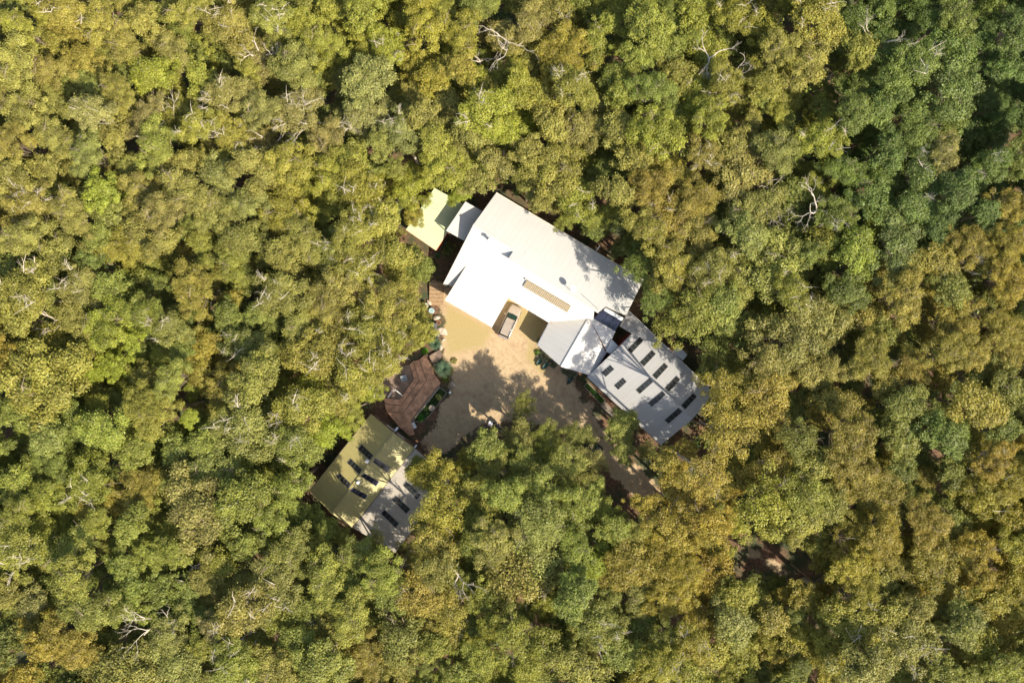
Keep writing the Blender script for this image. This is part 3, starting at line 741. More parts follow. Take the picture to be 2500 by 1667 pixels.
wheelie(1070, 817, -.35+math.pi/2, 'dark grey wheelie bin touching the smaller grass tree')
def drum(px, py, r, h, mat, lidm, label):
    B = empty('drum', P(px, py), 0, label, 'drum')
    MB().lathe((0,0,0), [(r*.95,0),(r,.03),(r,h*.33),(r*1.03,h*.35),(r,h*.37),(r,h*.66),(r*1.03,h*.68),(r,h*.7),(r,h)], 28).build('body', MAT[mat], B, True)
    MB().lathe((0,0,h), [(r*1.04,-.02),(r*1.04,.03),(r*.9,.045),(r*.86,.02),(r*.1,.02)], 28).build('lid', MAT[lidm], B)
    MB().lathe((r*.35,0,h+.02), [(.07,0),(.07,.05),(.03,.06)], 10).build('cap', MAT['bin_grey'], B)
MAT['teal_lid'] = simple('teal_lid', (.30,.42,.42), .4); MAT['pale_plastic'] = simple('pale_plastic', (.62,.58,.52), .5)
drum(1055, 759, .36, .9, 'teal_lid', 'teal_lid', 'round blue grey drum with a closed lid by the yard edge')
drum(1042, 746, .28, .85, 'pale_plastic', 'pale_plastic', 'smaller white drum in front of the timber steps')
def rocks(lst, name, cat, label, group=None):
    for i, (px, py, a, b, h, mt, lab) in enumerate(lst):
        o = MB().rock((0,0,h*.35), (a, b, h), i*3+int(px), 12, 8).build(name, MAT[mt], None, True)
        o.location = P(px, py); o.rotation_euler = (0,0,i*.9); tag(o, lab, cat, group)
rocks([(1066,776,.95,.75,.5,'pale_rock','pale pinkish boulder between grey drum and terracotta pot'), (1080,809,1.0,1.5,.14,'pale_rock','flat sandy slab beside the black bins'),
       (1077,848,.8,.6,.45,'pale_rock','white boulder beside the smaller grass tree'), (1106,938,.85,.8,.7,'pale_rock','round pale boulder at the end of the terrace bed'),
       (1048,738,.5,.9,.35,'pale_rock','tall pale stone behind the grey drum'), (1083,829,.35,.55,.3,'pale_rock','small buff stone below the flat slab'),
       (1098,948,.4,.4,.3,'rock','grey stone next to the round boulder'), (1062,890,.45,.25,.25,'pale_rock','small white stone at the foot of the larger grass tree'),
       (1036,837,.5,.3,.3,'pale_rock','pale wedge of stone left of the smaller grass tree'),
       (1208,1055,1.2,.55,.18,'pale_rock','flat sunlit stone slab below the white chair')], 'boulder', 'rock', '')
P3 = [(1171,1052,.75,.5),(1196,1067,.7,.6),(1203,1072,.5,.55),(1213,1073,.75,.6),(1168,1083,1.0,.75),(1182,1078,.8,.6),(1176,1093,.5,.9),(1184,1097,.6,.9),(1165,1095,.7,.6),(1178,1103,.8,.7),(1160,1104,.6,.5),(1190,1085,.7,.6),(1223,1052,.5,.4),(1170,1112,.7,.5),(1152,1090,.6,.5)]
plab = ['nearest the log ring','left of the bright slab','under the fire drum side','right of the teal pot','broad and mossy at the left','between the fire drum and the mossy one','long and narrow in the middle','long and narrow next to the teal pot','at the left rim','round and mossy at the lower rim','small at the far left rim','close to the teal pot','alone by the dark chair','lowest of the patch','leftmost of the patch']
rocks([(x, y, a, b, .28, 'rock', 'grey paving stone in the leaf litter, '+plab[i]) for i, (x, y, a, b) in enumerate(P3)], 'paving_stone', 'rock', '', 'grey stones laid in the leaf litter')
pot = empty('flower_pot', P(1071,788), 0, 'round terracotta pot above the black bins', 'pot')
MB().lathe((0,0,0), [(.16,0),(.27,.34),(.31,.36),(.31,.42),(.26,.42),(.24,.34)], 20).build('pot', MAT['terracotta'], pot, True)
MB().lathe((0,0,.35), [(.245,0),(.245,.02)], 16).build('soil', MAT['soil'], pot)
pot = empty('flower_pot', P(1202,1080), 0, 'dark teal pot among the grey stones', 'pot')
MB().lathe((0,0,0), [(.2,0),(.36,.3),(.42,.5),(.37,.5),(.33,.35)], 20).build('pot', MAT['teal'], pot, True)
MB().lathe((0,0,.38), [(.335,0),(.335,.02)], 16).build('soil', MAT['dark_rubber'], pot)
bl = empty('bollard_light', P(1100,957), 0, 'white round topped garden light by the terrace bed', 'garden light')
MB().lathe((0,0,0), [(.05,0),(.05,.7)], 10).build('post', MAT['steel'], bl); MB().lathe((0,0,.7), [(.17,0),(.19,.03),(.19,.09),(.05,.13)], 20).build('lamp_cap', MAT['white_metal'], bl, True)
bn = empty('bench', P(1012,1037), R(118), 'pale metal slatted bench at the foot of the garden bed', 'bench')
for k in range(4): MB().box((0,-.18+.12*k,.45), (.85,.1,.03)).build('slat', MAT['white_metal'], bn)
for sx in (-.36,.36):
    for sy in (-.17,.17): MB().box((sx,sy,.22), (.05,.05,.44)).build('leg', MAT['bin_grey'], bn)
def barrow(px, py, rz, label):
    B = empty('wheelbarrow', P(px, py), rz, label, 'wheelbarrow', 'green wheelbarrows parked by the mossy beds')
    m = MB(); m.add([(-.3,-.14,.3),(.2,-.2,.3),(.2,.2,.3),(-.3,.14,.3),(-.5,-.2,.55),(.36,-.3,.58),(.36,.3,.58),(-.5,.2,.55),(-.44,-.16,.53),(.3,-.25,.55),(.3,.25,.55),(-.44,.16,.53),(-.28,-.12,.33),(.18,-.17,.33),(.18,.17,.33),(-.28,.12,.33)],
        [(3,2,1,0),(0,1,5,4),(1,2,6,5),(2,3,7,6),(3,0,4,7),(4,5,9,8),(5,6,10,9),(6,7,11,10),(7,4,8,11),(8,9,13,12),(9,10,14,13),(10,11,15,14),(11,8,12,15),(12,13,14,15)]).build('tray', MAT['teal'], B)
    for sy in (-1,1):
        MB().tube([(-.5,sy*.06,.2),(.2,sy*.22,.28),(.85,sy*.28,.55)], .025, 7).build('handle', MAT['pale_rock'], B); MB().tube([(.2,sy*.2,.28),(.3,sy*.2,.0)], .02, 6).build('leg', MAT['steel'], B)
    MB().tube([(-.55,-.05,.2),(-.55,.05,.2)], .2, 16).build('wheel', MAT['dark_rubber'], B)
barrow(1317, 882, R(55), 'green wheelbarrow farthest left by the mossy bed'); barrow(1332, 892, R(52), 'green wheelbarrow in the middle with two pale handles'); barrow(1391, 927, R(58), 'green wheelbarrow by the south bed, nearest the annex')
def chair(px, py, rz, mat, label):
    B = empty('garden_chair', P(px, py), rz, label, 'chair')
    MB().box((0,0,.42), (.5,.48,.04)).build('seat', MAT[mat], B, bevel=.01); MB().box((0,.24,.68), (.5,.04,.5), 0, -.2).build('backrest', MAT[mat], B, bevel=.01)
    for sx in (-.22,.22):
        MB().box((sx*1.15,.0,.62), (.05,.46,.03)).build('armrest', MAT[mat], B)
        for sy in (-.2,.2): MB().box((sx,sy,.21), (.04,.04,.42)).build('leg', MAT[mat], B)
chair(1198, 1032, R(160), 'cloth_white', 'white garden chair at the edge of the yard'); chair(1209, 1033, R(20), 'dark_rubber', 'black garden chair right beside the white chair'); chair(1215, 1038, R(-70), 'bin_grey', 'dark grey garden chair behind the black chair')
fd = empty('fire_drum', P(1185,1042), 0, 'round rusty fire drum left of the white chair', 'drum')
MB().lathe((0,0,0), [(.4,0),(.44,.4),(.47,.42),(.4,.42),(.37,.1),(.05,.08)], 24).build('bowl', MAT['wall_brown'], fd, True)
MB().lathe((0,0,.12), [(.3,0),(.25,.08),(.1,.14)], 9).build('ash', MAT['rock'], fd)
lg = MB(); rr = 0.85
lg.tube([(rr*math.cos(a), rr*math.sin(a), .14) for a in [R(60+k*22) for k in range(7)]], [.1,.13,.14,.15,.14,.12,.09], 8)
o = lg.build('curved_log', MAT['wall_brown'], None, True); o.location = P(1174,1056); tag(o, 'curved brown log lying at the edge of the sandy yard', 'log')

# ------------------------------------------------------------------ cars
def loft(stations, n=9):          # stations: (x, half width, z low, z high, roundness)
    vs = []; fs = []
    for x, hw, zl, zh, e in stations:
        ring = []
        for k in range(n):
            t = math.pi*k/(n-1); cx = math.cos(t); sz = math.sin(t)
            ring.append((x, hw*math.copysign(abs(cx)**e, cx), zl + (zh-zl)*abs(sz)**e))
        vs += ring
    m = len(stations)
    for i in range(m-1):
        for k in range(n-1): fs.append((i*n+k, i*n+k+1, (i+1)*n+k+1, (i+1)*n+k))
        fs.append((i*n+n-1, i*n, (i+1)*n, (i+1)*n+n-1))
    fs.append(tuple(range(n))[::-1]); fs.append(tuple((m-1)*n+k for k in range(n)))
    return MB().add(vs, fs)
def car(px, py, rz, L, W, paint, label, roofrack):
    B = empty('parked_car', P(px, py), rz, label, 'car'); h = L/2; w = W/2
    loft([(-h,w*.72,.45,.80,.35),(-h+.08,w*.88,.32,.98,.3),(-h+.35,w*.97,.24,1.08,.28),(-h*.4,w,.22,1.08,.28),(h*.15,w,.22,1.06,.28),(h*.42,w*.99,.22,1.04,.3),(h*.72,w*.95,.24,.98,.34),(h-.22,w*.84,.28,.86,.38),(h-.05,w*.66,.34,.74,.4),(h,w*.5,.4,.66,.45)], 13).build('body', paint, B, True)
    loft([(-h+.12,w*.80,.98,1.12,.3),(-h+.40,w*.80,1.0,1.56,.3),(-h*.3,w*.81,1.0,1.64,.3),(h*.12,w*.80,1.0,1.60,.3),(h*.30,w*.80,1.0,1.30,.32),(h*.44,w*.80,.98,1.05,.35)], 13).build('window_band', MAT['glass_dark'], B, True)
    rf = loft([(-h+.34,w*.60,1.52,1.60,.3),(-h+.5,w*.64,1.58,1.70,.3),(-h*.3,w*.66,1.60,1.76,.3),(h*.10,w*.64,1.58,1.70,.3),(h*.16,w*.60,1.57,1.62,.3)], 13).build('roof', paint, B, True)
    ws = MB().add([(h*.16,-w*.66,1.62),(h*.16,w*.66,1.62),(h*.43,w*.76,1.13),(h*.46,0,1.12),(h*.43,-w*.76,1.13),(h*.17,0,1.66)], [(0,5,3,4),(5,1,2,3)]).build('windscreen', MAT['windscreen'], B)
    for sy in (-1, 1):
        MB().tube([(-h+.45,sy*w*.60,1.74),(-h*.3,sy*w*.61,1.80),(h*.08,sy*w*.58,1.75)], .025, 6).build('roof_rail', MAT['chrome'] if roofrack else MAT['dark_rubber'], rf)
        MB().rock((h*.30,sy*(w+.13),1.1), (.14,.26,.18), 3).build('mirror', paint, B, True)
        MB().rock((h-.20,sy*w*.62,.70), (.34,.28,.16), 5).build('headlight', MAT['chrome'], B, True)
        MB().rock((-h+.07,sy*w*.78,.88), (.14,.2,.34), 5).build('taillight', MAT['light_red'], B, True)
        for x in (-h*.62, h*.62):
            t = MB().tube([(x,sy*(w-.22),.35),(x,sy*(w-.0),.35)], .35, 20).build('wheel', MAT['dark_rubber'], B, False)
            MB().tube([(x,sy*(w-.01),.35),(x,sy*(w+.015),.35)], .21, 14).build('rim', MAT['steel'], t)
    for k in range(5):
        y = -w*.42+w*.21*k; MB().tube([(-h+.55,y,1.735),(-h*.3,y,1.775),(-h*.02,y,1.74)], .018, 5).build('roof_rib', paint, rf)
    MB().box((-h-.02,0,.5), (.16,W*.86,.16)).build('rear_bumper', MAT['chrome'] if roofrack else MAT['bin_grey'], B, bevel=.04)
    MB().box((h-.06,0,.44), (.2,W*.62,.18)).build('front_bumper', MAT['bin_grey'], B, bevel=.05)
car(1245, 785, math.atan2(.914,.406), 4.7, 1.86, MAT['car_paint'], 'silver beige station wagon parked beside the white garage roof', True)
car(1438, 1084, math.atan2(-48, 58), 4.3, 1.78, MAT['car_black'], 'black car almost hidden under the trees by the driveway', False)
#PART4

# ================================================================== trees
ZC = 13.0; RC = 3.5               # model tree: crown centre height and crown radius
COLS = {'o': (.282,.260,.060), 'y': (.300,.306,.040), 'g': (.198,.242,.048), 'd': (.092,.142,.034), 'l': (.285,.345,.036), 's': (.262,.276,.088), 'a': (.350,.275,.036), 'b': (.290,.235,.098)}
def clumps(rng, kind):
    n, spread, dome, lo, hi, fl = {'gum': (34, .95, .28, .11, .30, .55), 'dense': (34, .90, .42, .15, .31, .70), 'wispy': (42, .98, .26, .10, .25, .50)}[kind]
    out = []; ax = rng.uniform(.76, 1.3); ang0, q1, q2 = rng.uniform(0, 6.28, 3)
    for i in range(n):
        a = i*2.39996 + ang0 + rng.uniform(-.5, .5)
        r = spread*math.sqrt((i+.4)/n)*rng.uniform(.76, 1.16)*(1 + .20*math.sin(2*a+q1) + .15*math.sin(3*a+q2))
        x, y = r*math.cos(a)*ax, r*math.sin(a)/ax
        z = dome*(1-min(r*r, 1.3)) + rng.uniform(-.13, .13)
        s = (lo + (hi-lo)*rng.uniform(0, 1)**.8)*(1.12-.2*r)
        out.append((np.array([x, y, z])*RC + np.array([0, 0, ZC]), s*RC, fl, rng.uniform(0, 1)))
    return out
def gen_crown(seed, kind, dens=1.0, size=None):
    rng = np.random.default_rng(seed); cl = clumps(rng, kind)
    L, W = {'gum': (.245,.135), 'dense': (.24,.175), 'wispy': (.30,.085)}[kind]
    if size: L *= size; W *= size
    Vs = []; T = []
    for c, a, fl, tv in cl:
        n = int(a*a*{'gum': 720, 'dense': 720, 'wispy': 980}[kind]*dens)
        d = rng.normal(size=(n, 3)); d /= np.linalg.norm(d, axis=1)[:,None]
        flip = (d[:,2] < -.25) & (rng.uniform(size=n) < .75); d[flip,2] *= -1
        k1, k2 = rng.normal(size=(2, 3))*3.6; p1, p2 = rng.uniform(0, 6.28, 2)
        lump = 1 + .17*np.sin(d@k1+p1) + .14*np.sin(d@k2*1.5+p2)
        q_ = rng.uniform(size=n); rad = np.where(q_ < .62, rng.uniform(.80, 1.08, n), np.where(q_ < .80, rng.uniform(.4, .85, n), rng.uniform(1.02, 1.42, n)))*lump
        if kind == 'wispy': rad *= rng.uniform(.85, 1.22, n)
        p = c + d*(a*rad)[:,None]*np.array([1, 1, fl])
        nn = d*np.array([1, 1, 1.25]) + rng.normal(size=(n, 3))*.58; nn[:,2] += .2
        nn /= np.linalg.norm(nn, axis=1)[:,None]
        Vs.append(quads(rng, p, nn, L, W)); T.append(np.clip(.5*tv + .5*rng.uniform(0, 1, n), 0, 1))
    # sparse inner leaves so the crown is not hollow
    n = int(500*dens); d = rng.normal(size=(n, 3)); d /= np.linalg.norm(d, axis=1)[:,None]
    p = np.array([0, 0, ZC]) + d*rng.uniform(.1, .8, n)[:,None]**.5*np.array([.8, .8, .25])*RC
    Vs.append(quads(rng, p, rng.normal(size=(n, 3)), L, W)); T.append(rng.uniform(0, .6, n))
    return np.vstack(Vs), np.concatenate(T), cl
def gen_trunk(seed, cl, bare=0):
    rr = random.Random(seed); mb = MB()
    lean = Vector((rr.uniform(-.5, .5), rr.uniform(-.5, .5), 0)); fork = ZC*rr.uniform(.68, .8)
    mb.tube([(0,0,-.3), Vector((lean.x*.2, lean.y*.2, fork*.5)), Vector((lean.x*.5, lean.y*.5, fork))], [.30,.22,.17], 8)
    f = Vector((lean.x*.5, lean.y*.5, fork))
    for i, (c, a, fl, tv) in enumerate(cl):
        if i % 2: continue
        c = Vector(c); m = f.lerp(c, .5) + Vector((rr.uniform(-.3, .3), rr.uniform(-.3, .3), rr.uniform(-.2, .5)))
        e = c + Vector((rr.uniform(-.2,.2), rr.uniform(-.2,.2), a*fl*rr.uniform(.2, .75)))
        mb.tube([f, m, c.lerp(m,.3), e], [.085, .065, .045, .02], 5)
    for k in range(bare):          # bare twigs and dead limbs that show above the leaves
        c, a, fl, tv = cl[rr.randrange(len(cl))]; c = Vector(c); ang = rr.uniform(0, 6.28)
        d = Vector((math.cos(ang), math.sin(ang), 0)); s = c + Vector((0,0,a*fl*.55)) - d*.5
        p1 = s + d*rr.uniform(.6, 1.0) + Vector((rr.uniform(-.2,.2), rr.uniform(-.2,.2), .45)); p2 = p1 + d*rr.uniform(.5, 1.1) + Vector((rr.uniform(-.35,.35), rr.uniform(-.35,.35), rr.uniform(-.05,.3)))
        mb.tube([s, p1, p2], [.042, .028, .012], 4)
        for q in range(4):
            t = rr.uniform(.2, 1); b0 = s.lerp(p1, t) if q else p1; dd = Vector((rr.uniform(-1,1), rr.uniform(-1,1), rr.uniform(0,.5)))
            mb.tube([b0, b0+dd*.55, b0+dd*.8+Vector((rr.uniform(-.2,.2), rr.uniform(-.2,.2), .1))], [.022, .015, .007], 4)
    me = bpy.data.meshes.new('trunk'); me.from_pydata(mb.v, [], mb.f); me.update()
    return me
VAR = {'gum': [], 'dense': [], 'wispy': [], 'open': []}
for kind, cnt, s0, bare in (('gum', 9, 100, 1), ('dense', 7, 200, 0), ('wispy', 7, 300, 1), ('open', 5, 400, 1)):
    for k in range(cnt):
        V, T, cl = gen_crown(s0+k, 'gum' if kind == 'open' else kind, .42 if kind == 'open' else 1.0)
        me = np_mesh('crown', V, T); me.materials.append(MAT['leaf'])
        tm = gen_trunk(s0+k, cl, bare*(2, 4, 8)[k % 3] if kind == 'gum' else bare); tm.materials.append(MAT['bark_pale' if k % 3 == 2 else 'bark'])
        VAR[kind].append((me, tm))
ROOFS = [[(1150,545),(1211,471),(1570,685),(1540,765),(1745,960),(1613,1086),(1433,920),(1370,895),(1312,842),(1342,787),(1250,730),(1202,797),(1087,731)],
         [(1061,459),(1136,501),(1064,611),(991,561)], [(905,1010),(1100,1172),(965,1349),(756,1198)]]
EXTRA_YARD = [SAND, [(1038,866),(1076,934),(1091,958),(1028,1031),(1000,1062),(944,1002),(930,950),(975,895)]]
LAND = [((1380,620),'the white house'), ((1180,560),'the white house'), ((1590,930),'the annex'), ((900,1170),'the khaki shed'), ((1055,535),'the green hut'), ((1180,900),'the sandy yard'), ((1540,1150),'the driveway')]
CW = {'o': 'olive', 'y': 'yellow green', 'g': 'mid green', 'd': 'dark green', 'l': 'bright lime', 's': 'grey green', 'a': 'golden', 'b': 'brownish'}
def words(n):
    ones = 'zero one two three four five six seven eight nine ten eleven twelve thirteen fourteen fifteen sixteen seventeen eighteen nineteen'.split()
    if n < 20: return ones[max(0, n)]
    if n >= 100: return 'ninety-nine'
    t = 'twenty thirty forty fifty sixty seventy eighty ninety'.split()[n//10-2]
    return t if n % 10 == 0 else t+'-'+ones[n % 10]
rt = random.Random(11); NAMES = {'gum': 'gum_tree', 'dense': 'broadleaf_tree', 'wispy': 'feathery_tree'}
used_labels = set(); CROWNS = []
def KEEPD(px, py): return [1 for q in ROOFS+EXTRA_YARD if pdist(px, py, q) < 110]
def c_shadow(px, py, z):
    c = P(px, py, z); k = 1/math.tan(R(SUN_EL)); return (c.x - SX*k*z)/S0+1250, 833.5-(c.y - SY*k*z)/S0
def blend(px, py, code):
    own = np.mean([COLS[ch] for ch in code], axis=0)
    nb = sorted(TR, key=lambda q: (q[0]-px)**2+(q[1]-py)**2)[1:8]
    reg = np.mean([np.mean([COLS[ch] for ch in q[3]], axis=0) for q in nb], axis=0)
    f = .75 if code[0] == 'l' else .62; c = own*f + reg*(1-f)
    if px > 2030 and py < 620 and code[0] in 'ygsd': c = c*.45 + np.array((.085, .155, .038))*.55    # gully trees: greener leaves, with the gully's shade darkened into the colour
    return c
def place(px, py, r, code, z=None, kind=None, sc=1.2):
    if z is None:
        z = rt.uniform(13.2, 16.6) if r > 30 else rt.uniform(12, 14.5)
    if kind is None:
        kind = {'l': 'dense', 'd': 'dense', 'g': 'dense', 's': 'gum', 'a': 'wispy'}.get(code[0], 'gum')
        if code[0] in 'gs' and rt.random() < .35: kind = 'gum' if kind == 'dense' else 'dense'
        if code[0] == 'o' and (px > 1250 and py > 800) and rt.random() < .5: kind = 'wispy'
    # crowns that let dappled light through to the roofs and the yard are thinner
    sx_, sy_ = c_shadow(px, py, z); look = kind
    if any(pdist(sx_, sy_, q) < 30 for q in ROOFS+[SAND]) and rt.random() < .93: look = 'open'
    me, tm = VAR[look][rt.randrange(len(VAR[look]))]
    c = P(px, py, z); base = Vector((c.x, c.y, 0)); R_ = M(r, z)*sc*(rt.uniform(.88, 1.16) if r > 40 and len(KEEPD(px, py)) == 0 else 1)
    # a trunk never comes up through a roof or in the middle of the yard: it stands beside it and leans
    k0 = S0; bx, by = base.x/k0+1250, 833.5-base.y/k0
    out = Vector((px-bx, py-by)); step = 0
    if out.length > 1: out.normalize()
    while step < 60 and any(pdist(bx, by, q) < 8 for q in ROOFS+EXTRA_YARD): bx += out.x*2; by += out.y*2; step += 1
    if step >= 60: bx, by = base.x/k0+1250, 833.5-base.y/k0
    nb = P(bx, by, 0)
    t = empty(NAMES[kind], (nb.x, nb.y, 0)); rz = rt.uniform(0, 6.28)
    s = R_/RC; sz = z/ZC
    off = Vector((c.x-nb.x, c.y-nb.y, 0))
    cr = bpy.data.objects.new('crown', me); COL.objects.link(cr); cr.parent = t
    cr.location = off + Vector((0, 0, z-ZC*s*.9)); cr.scale = (s, s, s*.9); cr.rotation_euler = (0, 0, rz)
    tk = bpy.data.objects.new('trunk', tm); COL.objects.link(tk); tk.parent = t
    sh = Matrix.Identity(4)
    tk.scale = (s, s, sz); tk.rotation_euler = (0, 0, rz)
    if off.length > .3:
        ax = Vector((0,0,1)).cross(off.normalized()); q = Matrix.Rotation(math.atan2(off.length, z), 4, ax) @ Matrix.Rotation(rz, 4, 'Z'); tk.rotation_euler = q.to_euler()
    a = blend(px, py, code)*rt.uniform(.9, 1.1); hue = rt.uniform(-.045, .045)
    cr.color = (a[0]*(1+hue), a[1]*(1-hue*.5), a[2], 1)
    size = 'very broad' if r >= 60 else 'broad' if r >= 48 else 'medium' if r >= 36 else 'small' if r >= 28 else 'very small'
    colr = CW[code[0]]
    if len(code) > 1: colr = {'o': 'olive', 'y': 'yellowish', 'g': 'greenish', 'd': 'dark', 'l': 'lime', 's': 'greyish', 'a': 'golden', 'b': 'brownish'}[code[1]] + ' ' + colr
    kd = {'gum': 'gum', 'dense': 'domed', 'wispy': 'feathery'}[kind]
    near = min(LAND, key=lambda q: math.hypot(q[0][0]-px, q[0][1]-py)); dn = math.hypot(near[0][0]-px, near[0][1]-py)
    loc = (f'beside {near[1]}, ' if dn < 175 else '')
    X, Y = words(round(px/25)), words(round(py/16.67))
    for lab in (f'{size} {colr} {kd} tree {loc}{X} percent across and {Y} percent down the photo', f'{size} {colr} {kd} tree {loc}{X} percent across, {Y} percent down',
                f'{colr} {kd} tree {loc}{X} percent across, {Y} percent down'):
        if len(lab.split()) <= 16 and lab not in used_labels: break
    used_labels.add(lab); tag(t, lab, 'tree', 'trees of the forest canopy')
    CROWNS.append((px, py, r*sc))
    return t
